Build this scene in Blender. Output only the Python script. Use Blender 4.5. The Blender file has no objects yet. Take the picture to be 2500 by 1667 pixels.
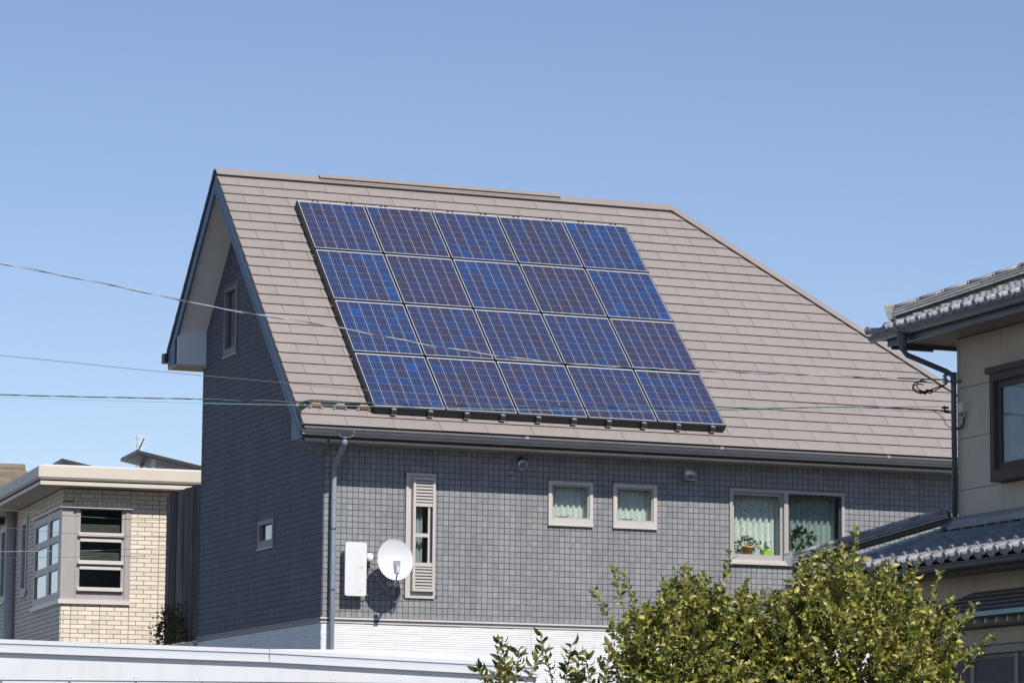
import bpy, math, random
from mathutils import Matrix, Vector
rnd = random.Random(11)
S = bpy.context.scene
PI = math.pi
def rad(a): return math.radians(a)
# ------------------------------------------------------------------ camera
GZ = -4.05
cam = bpy.data.objects.new('camera', bpy.data.cameras.new('camera'))
S.collection.objects.link(cam)
F = Vector((0.36322, 0.92113, 0.13995)).normalized()
RT = Vector((0.92984, -0.36788, 0.00805)); RT = (RT - F * RT.dot(F)).normalized()
UP = RT.cross(F)
CP = Vector((-13.6154, -41.2234, -2.4390))
cam.matrix_world = Matrix(((RT.x, UP.x, -F.x, CP.x), (RT.y, UP.y, -F.y, CP.y), (RT.z, UP.z, -F.z, CP.z), (0, 0, 0, 1)))
cam.data.sensor_width = 36; cam.data.sensor_fit = 'HORIZONTAL'
cam.data.lens = 36 * 8092 / 2500
cam.data.clip_start = 0.5; cam.data.clip_end = 6000
S.camera = cam
# ------------------------------------------------------------------ world and sun
SUN_EL, SUN_AZ = 44.0, 6.0
w = bpy.data.worlds.new('World'); S.world = w; w.use_nodes = True
nt = w.node_tree
sky = nt.nodes.new('ShaderNodeTexSky'); sky.sky_type = 'NISHITA'; sky.sun_disc = False
sky.sun_elevation = rad(SUN_EL); sky.sun_rotation = rad(180 - SUN_AZ)
sky.air_density = 1.0; sky.dust_density = 0.0; sky.ozone_density = 3.0; sky.altitude = 0
tint = nt.nodes.new('ShaderNodeMix'); tint.data_type = 'RGBA'; tint.blend_type = 'MULTIPLY'; tint.inputs[0].default_value = 1.0
tint.inputs[7].default_value = (1.09, 1.015, 1.095, 1)      # the whole sky a touch more violet
nt.links.new(sky.outputs[0], tint.inputs[6]); nt.links.new(tint.outputs[2], nt.nodes['Background'].inputs[0])
nt.nodes['Background'].inputs[1].default_value = 0.113
L = Vector((math.sin(rad(SUN_AZ)) * math.cos(rad(SUN_EL)), -math.cos(rad(SUN_AZ)) * math.cos(rad(SUN_EL)), math.sin(rad(SUN_EL))))
sun = bpy.data.objects.new('sun', bpy.data.lights.new('sun', 'SUN')); S.collection.objects.link(sun)
sun.data.energy = 4.95; sun.data.angle = rad(0.53); sun.data.color = (1.0, 0.95, 0.88)
sun.rotation_euler = L.to_track_quat('Z', 'Y').to_euler()
S.view_settings.view_transform = 'Standard'; S.view_settings.look = 'None'
S.view_settings.exposure = -0.10; S.view_settings.gamma = 1.0
try: S.view_settings.use_curve_mapping = False
except Exception: pass
S.cycles.max_bounces = 8; S.cycles.transparent_max_bounces = 12

# ------------------------------------------------------------------ materials
def nodes(name):
    m = bpy.data.materials.new(name); m.use_nodes = True
    t = m.node_tree; b = t.nodes['Principled BSDF']
    return m, t, b
def N(t, typ, **kw):
    n = t.nodes.new(typ)
    for k, v in kw.items():
        if k.startswith('i_'):
            n.inputs[int(k[2:])].default_value = v
        else: setattr(n, k, v)
    return n
def math_node(t, op, a, b=None):
    n = t.nodes.new('ShaderNodeMath'); n.operation = op
    for i, x in enumerate((a, b)):
        if x is None: continue
        if isinstance(x, (int, float)): n.inputs[i].default_value = x
        else: t.links.new(x, n.inputs[i])
    return n.outputs[0]
def rand_value(t):
    """a value of its own for every separate piece"""
    g = N(t, 'ShaderNodeNewGeometry'); o = N(t, 'ShaderNodeObjectInfo')
    s = math_node(t, 'ADD', g.outputs['Random Per Island'], o.outputs['Random'])
    return math_node(t, 'FRACT', s)
def c4(c): return (c[0], c[1], c[2], 1)
def pm(name, col, rough=0.6, var=0.10, scale=2.5, bump=0.0, bscale=60, metal=0.0, island=0.0, col2=None,
       streak=0.0, spec=0.5, coat=0.0, stretch=None, bdist=0.01):
    m, t, b = nodes(name)
    tc = N(t, 'ShaderNodeTexCoord')
    src = tc.outputs['Object']
    if stretch:
        mp = N(t, 'ShaderNodeMapping'); mp.inputs['Scale'].default_value = stretch
        t.links.new(src, mp.inputs[0]); src = mp.outputs[0]
    nz = N(t, 'ShaderNodeTexNoise'); nz.inputs['Scale'].default_value = scale
    nz.inputs['Detail'].default_value = 6; nz.inputs['Roughness'].default_value = 0.6
    t.links.new(src, nz.inputs['Vector'])
    mx = N(t, 'ShaderNodeMix', data_type='RGBA')
    a = col if col2 else [c * (1 - var) for c in col]
    z = col2 if col2 else [min(1, c * (1 + var)) for c in col]
    mx.inputs[6].default_value = c4(a); mx.inputs[7].default_value = c4(z)
    rmp = N(t, 'ShaderNodeMapRange'); rmp.inputs[1].default_value = 0.3; rmp.inputs[2].default_value = 0.7
    t.links.new(nz.outputs[0], rmp.inputs[0]); t.links.new(rmp.outputs[0], mx.inputs[0])
    out = mx.outputs[2]
    if island:
        hv = N(t, 'ShaderNodeHueSaturation')
        r = rand_value(t)
        v = math_node(t, 'MULTIPLY_ADD', r, 2 * island); t.nodes[-1].inputs[2].default_value = 1 - island
        t.links.new(v, hv.inputs['Value']); t.links.new(out, hv.inputs['Color']); out = hv.outputs[0]
    if streak:
        mp = N(t, 'ShaderNodeMapping'); mp.inputs['Scale'].default_value = (9, 9, 0.35)
        t.links.new(tc.outputs['Object'], mp.inputs[0])
        n2 = N(t, 'ShaderNodeTexNoise'); n2.inputs['Scale'].default_value = 1.0; n2.inputs['Detail'].default_value = 5
        t.links.new(mp.outputs[0], n2.inputs['Vector'])
        r2 = N(t, 'ShaderNodeMapRange'); r2.inputs[1].default_value = 0.5; r2.inputs[2].default_value = 0.75
        r2.inputs[3].default_value = 1.0; r2.inputs[4].default_value = 1 - streak
        t.links.new(n2.outputs[0], r2.inputs[0])
        mm = N(t, 'ShaderNodeMix', data_type='RGBA', blend_type='MULTIPLY'); mm.inputs[0].default_value = 1
        t.links.new(out, mm.inputs[6]); t.links.new(r2.outputs[0], mm.inputs[7]); out = mm.outputs[2]
    t.links.new(out, b.inputs['Base Color'])
    b.inputs['Roughness'].default_value = rough; b.inputs['Metallic'].default_value = metal
    b.inputs['Specular IOR Level'].default_value = spec
    if coat: b.inputs['Coat Weight'].default_value = coat; b.inputs['Coat Roughness'].default_value = 0.05
    if bump:
        n3 = N(t, 'ShaderNodeTexNoise'); n3.inputs['Scale'].default_value = bscale; n3.inputs['Detail'].default_value = 4
        t.links.new(src, n3.inputs['Vector'])
        bp = N(t, 'ShaderNodeBump'); bp.inputs['Strength'].default_value = bump; bp.inputs['Distance'].default_value = bdist
        t.links.new(n3.outputs[0], bp.inputs['Height']); t.links.new(bp.outputs[0], b.inputs['Normal'])
    return m
def glass_mat(name, tint=(0.90, 0.94, 0.93), wav=0.02, ior=1.5):
    m = bpy.data.materials.new(name); m.use_nodes = True; t = m.node_tree
    for n in list(t.nodes):
        if n.type != 'OUTPUT_MATERIAL': t.nodes.remove(n)
    out = [n for n in t.nodes if n.type == 'OUTPUT_MATERIAL'][0]
    tr = N(t, 'ShaderNodeBsdfTransparent'); tr.inputs[0].default_value = c4(tint)
    gl = N(t, 'ShaderNodeBsdfGlossy'); gl.inputs['Roughness'].default_value = 0.02
    fr = N(t, 'ShaderNodeFresnel'); fr.inputs[0].default_value = ior
    nz = N(t, 'ShaderNodeTexNoise'); nz.inputs['Scale'].default_value = 2.2
    tc = N(t, 'ShaderNodeTexCoord'); t.links.new(tc.outputs['Object'], nz.inputs['Vector'])
    bp = N(t, 'ShaderNodeBump'); bp.inputs['Strength'].default_value = 0.25; bp.inputs['Distance'].default_value = wav
    t.links.new(nz.outputs[0], bp.inputs['Height']); t.links.new(bp.outputs[0], gl.inputs['Normal'])
    mx = N(t, 'ShaderNodeMixShader')
    geo = N(t, 'ShaderNodeNewGeometry')
    f2 = math_node(t, 'MULTIPLY', fr.outputs[0], math_node(t, 'MULTIPLY', math_node(t, 'SUBTRACT', 1.0, geo.outputs['Backfacing']), 1.7))
    t.links.new(f2, mx.inputs[0]); t.links.new(tr.outputs[0], mx.inputs[1]); t.links.new(gl.outputs[0], mx.inputs[2])
    t.links.new(mx.outputs[0], out.inputs[0])
    return m
def rock_tile(name, col, island=0.10):
    """split-face wall tile: some faces rough, some nearly smooth"""
    m, t, b = nodes(name)
    tc = N(t, 'ShaderNodeTexCoord'); geo = N(t, 'ShaderNodeNewGeometry')
    r = rand_value(t)
    nz = N(t, 'ShaderNodeTexNoise'); nz.inputs['Scale'].default_value = 1.3; nz.inputs['Detail'].default_value = 5
    t.links.new(geo.outputs['Position'], nz.inputs['Vector'])
    fine = N(t, 'ShaderNodeTexNoise'); fine.inputs['Scale'].default_value = 55; fine.inputs['Detail'].default_value = 5
    fine.inputs['Distortion'].default_value = 0.8
    t.links.new(geo.outputs['Position'], fine.inputs['Vector'])
    hv = N(t, 'ShaderNodeHueSaturation'); hv.inputs['Color'].default_value = c4(col)
    v1 = math_node(t, 'MULTIPLY_ADD', r, 2 * island); t.nodes[-1].inputs[2].default_value = 1 - island
    v2 = math_node(t, 'MULTIPLY_ADD', nz.outputs[0], 0.3); t.nodes[-1].inputs[2].default_value = 0.85
    v3 = math_node(t, 'MULTIPLY_ADD', fine.outputs[0], 0.36); t.nodes[-1].inputs[2].default_value = 0.82
    mp = N(t, 'ShaderNodeMapping'); mp.inputs['Scale'].default_value = (5, 5, 0.3); t.links.new(geo.outputs['Position'], mp.inputs[0])
    n4 = N(t, 'ShaderNodeTexNoise'); n4.inputs['Scale'].default_value = 1.0; n4.inputs['Detail'].default_value = 4; t.links.new(mp.outputs[0], n4.inputs['Vector'])
    v4 = math_node(t, 'MULTIPLY_ADD', n4.outputs[0], 0.34); t.nodes[-1].inputs[2].default_value = 0.82
    v = math_node(t, 'MULTIPLY', math_node(t, 'MULTIPLY', v1, v2), math_node(t, 'MULTIPLY', v3, v4))
    t.links.new(v, hv.inputs['Value'])
    t.links.new(hv.outputs[0], b.inputs['Base Color'])
    b.inputs['Roughness'].default_value = 0.75
    bp = N(t, 'ShaderNodeBump'); bp.inputs['Distance'].default_value = 0.012
    st = math_node(t, 'MULTIPLY_ADD', math_node(t, 'FRACT', math_node(t, 'MULTIPLY', r, 7.3)), 0.8); t.nodes[-1].inputs[2].default_value = 0.1
    t.links.new(st, bp.inputs['Strength'])
    t.links.new(fine.outputs[0], bp.inputs['Height']); t.links.new(bp.outputs[0], b.inputs['Normal'])
    return m
def cell_mat():
    m, t, b = nodes('solar_cell')
    o = N(t, 'ShaderNodeObjectInfo'); geo = N(t, 'ShaderNodeNewGeometry')
    rp = N(t, 'ShaderNodeValToRGB'); e = rp.color_ramp.elements
    e[0].position = 0.0; e[0].color = (0.040, 0.033, 0.060, 1)
    e[1].position = 1.0; e[1].color = (0.018, 0.062, 0.22, 1)
    for p, c in ((0.22, (0.036, 0.036, 0.077, 1)), (0.5, (0.028, 0.039, 0.104, 1)), (0.78, (0.019, 0.047, 0.143, 1)), (0.93, (0.015, 0.057, 0.18, 1))):
        x = e.new(p); x.color = c
    add = math_node(t, 'ADD', math_node(t, 'MULTIPLY', o.outputs['Random'], 0.5), o.outputs['Alpha'])
    t.links.new(add, rp.inputs[0])
    vo = N(t, 'ShaderNodeTexVoronoi'); vo.inputs['Scale'].default_value = 60
    t.links.new(geo.outputs['Position'], vo.inputs['Vector'])
    hv = N(t, 'ShaderNodeHueSaturation'); t.links.new(rp.outputs[0], hv.inputs['Color'])
    v = math_node(t, 'MULTIPLY_ADD', vo.outputs['Color'], 0.3); t.nodes[-1].inputs[2].default_value = 0.85
    t.links.new(v, hv.inputs['Value']); t.links.new(hv.outputs[0], b.inputs['Base Color'])
    b.inputs['Roughness'].default_value = 0.35; b.inputs['Specular IOR Level'].default_value = 0.3
    b.inputs['Coat Weight'].default_value = 0.25; b.inputs['Coat Roughness'].default_value = 0.08
    return m
def leaf_mat(name, stops, trans=0.35):
    m, t, b = nodes(name)
    r = rand_value(t)
    rp = N(t, 'ShaderNodeValToRGB'); e = rp.color_ramp.elements
    e[0].position, e[0].color = stops[0][0], c4(stops[0][1]); e[1].position, e[1].color = stops[-1][0], c4(stops[-1][1])
    for p, c in stops[1:-1]:
        x = e.new(p); x.color = c4(c)
    t.links.new(r, rp.inputs[0])
    geo = N(t, 'ShaderNodeNewGeometry')
    nz = N(t, 'ShaderNodeTexNoise'); nz.inputs['Scale'].default_value = 38; nz.inputs['Detail'].default_value = 3
    t.links.new(geo.outputs['Position'], nz.inputs['Vector'])
    hv = N(t, 'ShaderNodeHueSaturation'); t.links.new(rp.outputs[0], hv.inputs['Color'])
    v = math_node(t, 'MULTIPLY_ADD', nz.outputs[0], 0.9); t.nodes[-1].inputs[2].default_value = 0.55
    t.links.new(v, hv.inputs['Value'])
    t.links.new(hv.outputs[0], b.inputs['Base Color']); b.inputs['Roughness'].default_value = 0.38
    tl = N(t, 'ShaderNodeBsdfTranslucent'); t.links.new(hv.outputs[0], tl.inputs[0])
    mx = N(t, 'ShaderNodeMixShader'); mx.inputs[0].default_value = trans
    out = [n for n in t.nodes if n.type == 'OUTPUT_MATERIAL'][0]
    t.links.new(b.outputs[0], mx.inputs[1]); t.links.new(tl.outputs[0], mx.inputs[2]); t.links.new(mx.outputs[0], out.inputs[0])
    return m
def curtain_mat(name, col, dot=True, trans=0.35):
    m, t, b = nodes(name)
    tc = N(t, 'ShaderNodeTexCoord')
    vo = N(t, 'ShaderNodeTexVoronoi'); vo.inputs['Scale'].default_value = 9; t.links.new(tc.outputs['Object'], vo.inputs['Vector'])
    nz = N(t, 'ShaderNodeTexNoise'); nz.inputs['Scale'].default_value = 45; nz.inputs['Detail'].default_value = 2; t.links.new(tc.outputs['Object'], nz.inputs['Vector'])
    a = math_node(t, 'LESS_THAN', vo.outputs['Distance'], 0.16)
    c = math_node(t, 'GREATER_THAN', nz.outputs[0], 0.63)
    f = math_node(t, 'MAXIMUM', a, c)
    f = math_node(t, 'MULTIPLY', f, 0.75 if dot else 0.1)
    mx = N(t, 'ShaderNodeMix', data_type='RGBA'); t.links.new(f, mx.inputs[0])
    mx.inputs[6].default_value = c4(col); mx.inputs[7].default_value = (0.12, 0.2, 0.15, 1)
    t.links.new(mx.outputs[2], b.inputs['Base Color']); b.inputs['Roughness'].default_value = 0.9
    tl = N(t, 'ShaderNodeBsdfTranslucent'); t.links.new(mx.outputs[2], tl.inputs[0])
    ms = N(t, 'ShaderNodeMixShader'); ms.inputs[0].default_value = trans
    out = [n for n in t.nodes if n.type == 'OUTPUT_MATERIAL'][0]
    t.links.new(b.outputs[0], ms.inputs[1]); t.links.new(tl.outputs[0], ms.inputs[2]); t.links.new(ms.outputs[0], out.inputs[0])
    return m
M = {
 'ground': pm('ground_soil', (0.085, 0.08, 0.075), 0.95, 0.25, 0.6, 0.4, 30),
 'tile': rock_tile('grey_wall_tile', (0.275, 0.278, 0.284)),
 'tile_gable': rock_tile('shaded_gable_tile', (0.145, 0.152, 0.176), 0.09),  # front wall tile darkened, shade of the gable side put into its colour
 'grout': pm('dark_grout', (0.085, 0.088, 0.10), 0.9, 0.2, 8),
 'white_siding': pm('white_siding', (0.83, 0.83, 0.82), 0.7, 0.03, 3, 0.1, 90, island=0.05, streak=0.05),
 'siding_back': pm('siding_joint', (0.40, 0.41, 0.43), 0.9, 0.1),
 'sealant': pm('orange_sealant', (0.30, 0.17, 0.09), 0.8, 0.2, 12),
 'sealant_white': pm('beige_sealant', (0.62, 0.5, 0.36), 0.8, 0.2, 12),
 'slate': pm('brown_roof_slate', (0.296, 0.257, 0.235), 0.62, 0.09, 0.8, 0.12, 120, island=0.02, streak=0.07),
 'slate_deck': pm('roof_underlay', (0.05, 0.045, 0.045), 0.9, 0.1),
 'cap': pm('brown_metal_cap', (0.296, 0.257, 0.235), 0.5, 0.05, 2, spec=0.4),
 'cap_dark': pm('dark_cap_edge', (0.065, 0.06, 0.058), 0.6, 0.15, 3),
 'barge': pm('blue_grey_metal', (0.115, 0.17, 0.25), 0.5, 0.08, 3, spec=0.4),
 'barge_dark': pm('dark_roof_edge', (0.03, 0.034, 0.042), 0.5, 0.2, 5),
 'soffit': pm('grey_soffit', (0.90, 0.88, 0.84), 0.8, 0.05, 2),
 'soffit_beige': pm('beige_soffit', (0.55, 0.47, 0.35), 0.8, 0.05, 2),
 'eave_white': pm('pale_eave_panel', (0.80, 0.82, 0.85), 0.7, 0.04, 2),
 'gutter': pm('charcoal_gutter', (0.05, 0.052, 0.056), 0.38, 0.15, 5, spec=0.6),
 'gutter_hi': pm('gutter_highlight', (0.15, 0.145, 0.14), 0.4, 0.12, 5),
 'clip': pm('steel_clip', (0.5, 0.5, 0.52), 0.35, 0.1, 9, metal=0.6),
 'pipe': pm('blue_grey_pipe', (0.27, 0.32, 0.37), 0.45, 0.12, 7, 0.1, 120, streak=0.15),
 'pipe_dark': pm('dark_pipe_joint', (0.08, 0.085, 0.1), 0.5, 0.1),
 'alu': pm('beige_aluminium', (0.56, 0.52, 0.475), 0.42, 0.04, 4, spec=0.5),
 'alu_grey': pm('grey_aluminium', (0.40, 0.38, 0.36), 0.42, 0.05, 4, spec=0.5),
 'alu_dark': pm('dark_gasket', (0.03, 0.03, 0.03), 0.6, 0.1),
 'gable_frame': pm('grey_brown_frame', (0.22, 0.21, 0.205), 0.5, 0.06, 4),
 'vent': pm('steel_vent', (0.48, 0.49, 0.50), 0.33, 0.1, 9, metal=0.75),
 'glass': glass_mat('window_glass'),
 'glass_dark': glass_mat('tinted_glass', (0.72, 0.78, 0.78)),
 'glass_mirror': glass_mat('coated_glass', (0.5, 0.55, 0.6), 0.008, 3.2),
 'glass_sky': glass_mat('reflecting_glass', (0.62, 0.68, 0.7), 0.012, 2.1),
 'room': pm('room_wall', (0.50, 0.48, 0.44), 0.9, 0.1),
 'curtain': curtain_mat('mint_curtain', (0.88, 0.875, 0.82), True, 0.15),
 'lace': curtain_mat('lace_curtain', (0.75, 0.77, 0.78), False, 0.5),
 'lace_blue': curtain_mat('blue_grey_lace', (0.24, 0.29, 0.40), True, 0.4),
 'blind': pm('straw_blind', (0.34, 0.30, 0.24), 0.8, 0.1, 20),
 'terracotta': pm('terracotta', (0.62, 0.30, 0.11), 0.8, 0.1, 9),
 'green_plastic': pm('lime_plastic', (0.42, 0.62, 0.04), 0.4, 0.05),
 'soil': pm('potting_soil', (0.05, 0.035, 0.025), 0.95, 0.2, 30),
 'cell': cell_mat(),
 'busbar': pm('silver_busbar', (0.22, 0.23, 0.30), 0.4, 0.1, 30),
 'backsheet': pm('white_backsheet', (0.36, 0.375, 0.41), 0.5, 0.04, 4),
 'pv_frame': pm('black_panel_frame', (0.03, 0.033, 0.036), 0.4, 0.1, 6),
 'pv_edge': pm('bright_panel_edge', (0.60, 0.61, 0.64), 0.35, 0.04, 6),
 'rail': pm('black_rail', (0.022, 0.023, 0.024), 0.55, 0.1, 6),
 'white_paint': pm('white_paint', (0.86, 0.86, 0.85), 0.45, 0.02, 3, streak=0.03),
 'white_dish': pm('white_enamel', (0.76, 0.76, 0.76), 0.3, 0.03, 5, streak=0.04),
 'galv': pm('galvanised_steel', (0.42, 0.44, 0.46), 0.4, 0.15, 20, metal=0.4),
 'feed': pm('pale_feed_plastic', (0.55, 0.62, 0.62), 0.5, 0.05),
 'black_cable': pm('black_cable', (0.02, 0.02, 0.022), 0.5, 0.1),
 'grey_cable': pm('grey_cable', (0.16, 0.16, 0.165), 0.5, 0.1, 20),
 'bright_cable': pm('sunlit_cable', (0.46, 0.52, 0.56), 0.45, 0.25, 12),  # white-cyan colour carries the sunlit look of the wires
 'teal_cable': pm('teal_cable', (0.20, 0.50, 0.46), 0.5, 0.1),
 'hose': pm('olive_hose', (0.20, 0.19, 0.13), 0.6, 0.15, 20),
 'bracket_tan': pm('tan_plastic', (0.42, 0.27, 0.18), 0.7, 0.15, 40),
 'bracket_grey': pm('grey_brown_plastic', (0.30, 0.24, 0.21), 0.7, 0.15, 40),
 'brick': pm('cream_brick', (0.76, 0.68, 0.555), 0.75, 0.04, 6, 0.15, 80, island=0.10),
 'brick_joint': pm('brown_mortar', (0.24, 0.205, 0.155), 0.9, 0.15, 9),
 'beige_metal': pm('beige_fascia', (0.66, 0.595, 0.505), 0.5, 0.03, 2, spec=0.4, streak=0.05),
 'beige_top': pm('pale_fascia_cap', (0.66, 0.63, 0.57), 0.4, 0.04, 2),
 'dark_gap': pm('shadow_gap', (0.05, 0.045, 0.04), 0.9, 0.1),
 'bay': pm('taupe_window_metal', (0.40, 0.37, 0.35), 0.42, 0.04, 3, spec=0.5),
 'bay_light': pm('pale_window_metal', (0.66, 0.62, 0.585), 0.4, 0.04, 3),
 'lamp_dark': pm('dark_lamp', (0.04, 0.038, 0.035), 0.5, 0.1),
 'plank': pm('weathered_plank', (0.045, 0.038, 0.032), 0.85, 0.1, 1.0, 0.6, 8, island=0.5, col2=(0.19, 0.165, 0.14), stretch=(14, 14, 0.9)),
 'old_roof': pm('brown_shingle', (0.22, 0.18, 0.13), 0.85, 0.2, 3, 0.3, 40, island=0.2),
 'stucco': pm('cream_stucco', (0.5, 0.46, 0.38), 0.9, 0.08, 2, 0.2, 90),
 'garage': pm('white_steel', (0.745, 0.75, 0.76), 0.4, 0.04, 0.8, streak=0.07),
 'garage_band': pm('pale_blue_band', (0.60, 0.645, 0.665), 0.35, 0.03, 2),
 'rust': pm('rust_stain', (0.35, 0.24, 0.12), 0.8, 0.3, 30),
 'j_wall': pm('pale_siding_board', (0.55, 0.485, 0.38), 0.8, 0.06, 1.5, 0.12, 160, streak=0.10),
 'j_joint': pm('siding_board_joint', (0.16, 0.16, 0.15), 0.9, 0.1),
 'j_wood': pm('dark_brown_timber', (0.075, 0.06, 0.048), 0.7, 0.2, 3, stretch=(2, 12, 12)),
 'j_soffit': pm('brown_soffit_board', (0.22, 0.18, 0.14), 0.8, 0.15, 3, island=0.08),
 'j_gutter': pm('slate_grey_gutter', (0.085, 0.10, 0.12), 0.4, 0.12, 4, spec=0.6),
 'kawara': pm('silver_grey_tile', (0.275, 0.28, 0.295), 0.48, 0.12, 6, 0.08, 70, island=0.2, spec=0.55, metal=0.15),
 'noshi': pm('weathered_ridge_tile', (0.27, 0.275, 0.285), 0.5, 0.2, 9, 0.15, 60, island=0.22),
 'mortar_line': pm('ridge_mortar', (0.10, 0.088, 0.065), 0.9, 0.2, 14),
 'oni': pm('pale_end_tile', (0.36, 0.36, 0.35), 0.7, 0.12, 16, 0.2, 60),
 'verdigris': pm('verdigris_copper', (0.30, 0.42, 0.40), 0.6, 0.15, 8),
 'copper_roof': pm('dark_copper_sheet', (0.10, 0.105, 0.11), 0.5, 0.2, 4),
 'shutter': pm('grey_shutter', (0.13, 0.125, 0.12), 0.6, 0.1, 6),
 'box_cream': pm('cream_plastic', (0.62, 0.59, 0.50), 0.5, 0.05),
 'bark': pm('grey_green_bark', (0.13, 0.12, 0.075), 0.9, 0.25, 25, 0.5, 40),
 'twig': pm('green_twig', (0.20, 0.21, 0.07), 0.7, 0.2, 25),
 'leaf_tree': leaf_mat('yellow_green_leaf', [(0, (0.04, 0.06, 0.014)), (0.25, (0.11, 0.14, 0.026)), (0.5, (0.29, 0.29, 0.05)), (0.8, (0.50, 0.45, 0.095)), (1, (0.66, 0.55, 0.22))], 0.32),
 'leaf_shrub': leaf_mat('green_shrub_leaf', [(0, (0.035, 0.055, 0.014)), (0.5, (0.12, 0.14, 0.028)), (0.85, (0.28, 0.26, 0.055)), (1, (0.36, 0.24, 0.07))], 0.25),
 'leaf_ivy': leaf_mat('dull_ivy_leaf', [(0, (0.035, 0.032, 0.012)), (0.6, (0.09, 0.085, 0.03)), (1, (0.20, 0.13, 0.06))], 0.25),
 'leaf_pot': leaf_mat('pot_plant_leaf', [(0, (0.03, 0.06, 0.02)), (1, (0.12, 0.2, 0.06))], 0.3),
}

# ------------------------------------------------------------------ mesh helpers
col = S.collection
WM = {}
def tag(o, label=None, cat=None, group=None, kind=None):
    if label: o['label'] = label
    if cat: o['category'] = cat
    if group: o['group'] = group
    if kind: o['kind'] = kind
    return o
def thing(name, label, cat, loc, rz=0.0, group=None):
    o = bpy.data.objects.new(name, None); col.objects.link(o)
    o.empty_display_size = 0.2
    o.matrix_world = Matrix.Translation(loc) @ Matrix.Rotation(rz, 4, 'Z')
    WM[o.name] = o.matrix_world.copy()
    return tag(o, label, cat, group)
def V(*a): return Vector(a)
class MB:
    def __init__(self): self.v = []; self.f = []; self.m = []; self.s = []
    def face(self, pts, mi=0, sm=False):
        b = len(self.v); self.v += [tuple(p) for p in pts]
        self.f.append(tuple(range(b, b + len(pts)))); self.m.append(mi); self.s.append(sm); return self
    def mesh(self, vs, fs, mi=0, sm=False):
        b = len(self.v); self.v += [tuple(p) for p in vs]
        for f in fs: self.f.append(tuple(i + b for i in f)); self.m.append(mi); self.s.append(sm)
        return self
    def obox(self, o, a, b, c, mi=0):
        o, a, b, c = Vector(o), Vector(a), Vector(b), Vector(c)
        if a.cross(b).dot(c) < 0: a, b = b, a
        p = [o, o + a, o + a + b, o + b, o + c, o + a + c, o + a + b + c, o + b + c]
        return self.mesh(p, [(0, 3, 2, 1), (4, 5, 6, 7), (0, 1, 5, 4), (1, 2, 6, 5), (2, 3, 7, 6), (3, 0, 4, 7)], mi)
    def box(self, x0, x1, y0, y1, z0, z1, mi=0):
        return self.obox((x0, y0, z0), (x1 - x0, 0, 0), (0, y1 - y0, 0), (0, 0, z1 - z0), mi)
    def prism(self, poly, vec, mi=0, sm=False):
        vec = Vector(vec); n = len(poly); a = [Vector(p) for p in poly]; b = [p + vec for p in a]
        nrm = Vector((0, 0, 0))
        for i in range(n): nrm += a[i].cross(a[(i + 1) % n])
        rev = nrm.dot(vec) > 0
        fs = []
        cap0 = tuple(range(n)); cap1 = tuple(range(n, 2 * n))
        fs.append(cap0[::-1] if rev else cap0); fs.append(cap1 if rev else cap1[::-1])
        b0 = len(self.v); self.v += [tuple(p) for p in a + b]
        for f in fs: self.f.append(tuple(i + b0 for i in f)); self.m.append(mi); self.s.append(False)
        for i in range(n):
            j = (i + 1) % n
            q = (i, j, n + j, n + i) if rev else (i, n + i, n + j, j)
            self.f.append(tuple(k + b0 for k in q)); self.m.append(mi); self.s.append(sm)
        return self
    def tube(self, path, r, n=8, mi=0, cap=True, sm=True):
        path = [Vector(p) for p in path]; rs = r if isinstance(r, (list, tuple)) else [r] * len(path)
        b = len(self.v); up = None
        for i, p in enumerate(path):
            d = (path[min(i + 1, len(path) - 1)] - path[max(i - 1, 0)])
            d = d.normalized() if d.length > 1e-9 else Vector((0, 0, 1))
            if up is None:
                up = Vector((0, 0, 1)) if abs(d.z) < 0.9 else Vector((1, 0, 0))
            u = up - d * up.dot(d)
            if u.length < 1e-6: u = d.orthogonal()
            u.normalize(); up = u; q = d.cross(u)
            for k in range(n):
                a = 2 * PI * k / n
                self.v.append(tuple(p + (u * math.cos(a) + q * math.sin(a)) * rs[i]))
        for i in range(len(path) - 1):
            for k in range(n):
                k2 = (k + 1) % n
                self.f.append((b + i * n + k, b + i * n + k2, b + (i + 1) * n + k2, b + (i + 1) * n + k)); self.m.append(mi); self.s.append(sm)
        if cap:
            self.f.append(tuple(b + k for k in range(n))[::-1]); self.m.append(mi); self.s.append(False)
            e = b + (len(path) - 1) * n
            self.f.append(tuple(e + k for k in range(n))); self.m.append(mi); self.s.append(False)
        return self
    def lathe(self, prof, o, ax=(0, 0, 1), n=16, mi=0, sm=True):
        o = Vector(o); ax = Vector(ax).normalized(); u = ax.orthogonal().normalized(); q = ax.cross(u); b = len(self.v)
        for (r, h) in prof:
            for k in range(n):
                a = 2 * PI * k / n
                self.v.append(tuple(o + ax * h + (u * math.cos(a) + q * math.sin(a)) * r))
        for i in range(len(prof) - 1):
            for k in range(n):
                k2 = (k + 1) % n
                self.f.append((b + i * n + k, b + i * n + k2, b + (i + 1) * n + k2, b + (i + 1) * n + k)); self.m.append(mi); self.s.append(sm)
        return self
    def sweep(self, prof, path_fn, steps, mi=0, sm=False):
        """prof: list of points, path_fn(point, step) -> Vector; open profile skin"""
        b = len(self.v); n = len(prof)
        for st in steps:
            for p in prof: self.v.append(tuple(path_fn(p, st)))
        for i in range(len(steps) - 1):
            for k in range(n - 1):
                self.f.append((b + i * n + k, b + i * n + k + 1, b + (i + 1) * n + k + 1, b + (i + 1) * n + k)); self.m.append(mi); self.s.append(sm)
        return self
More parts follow.
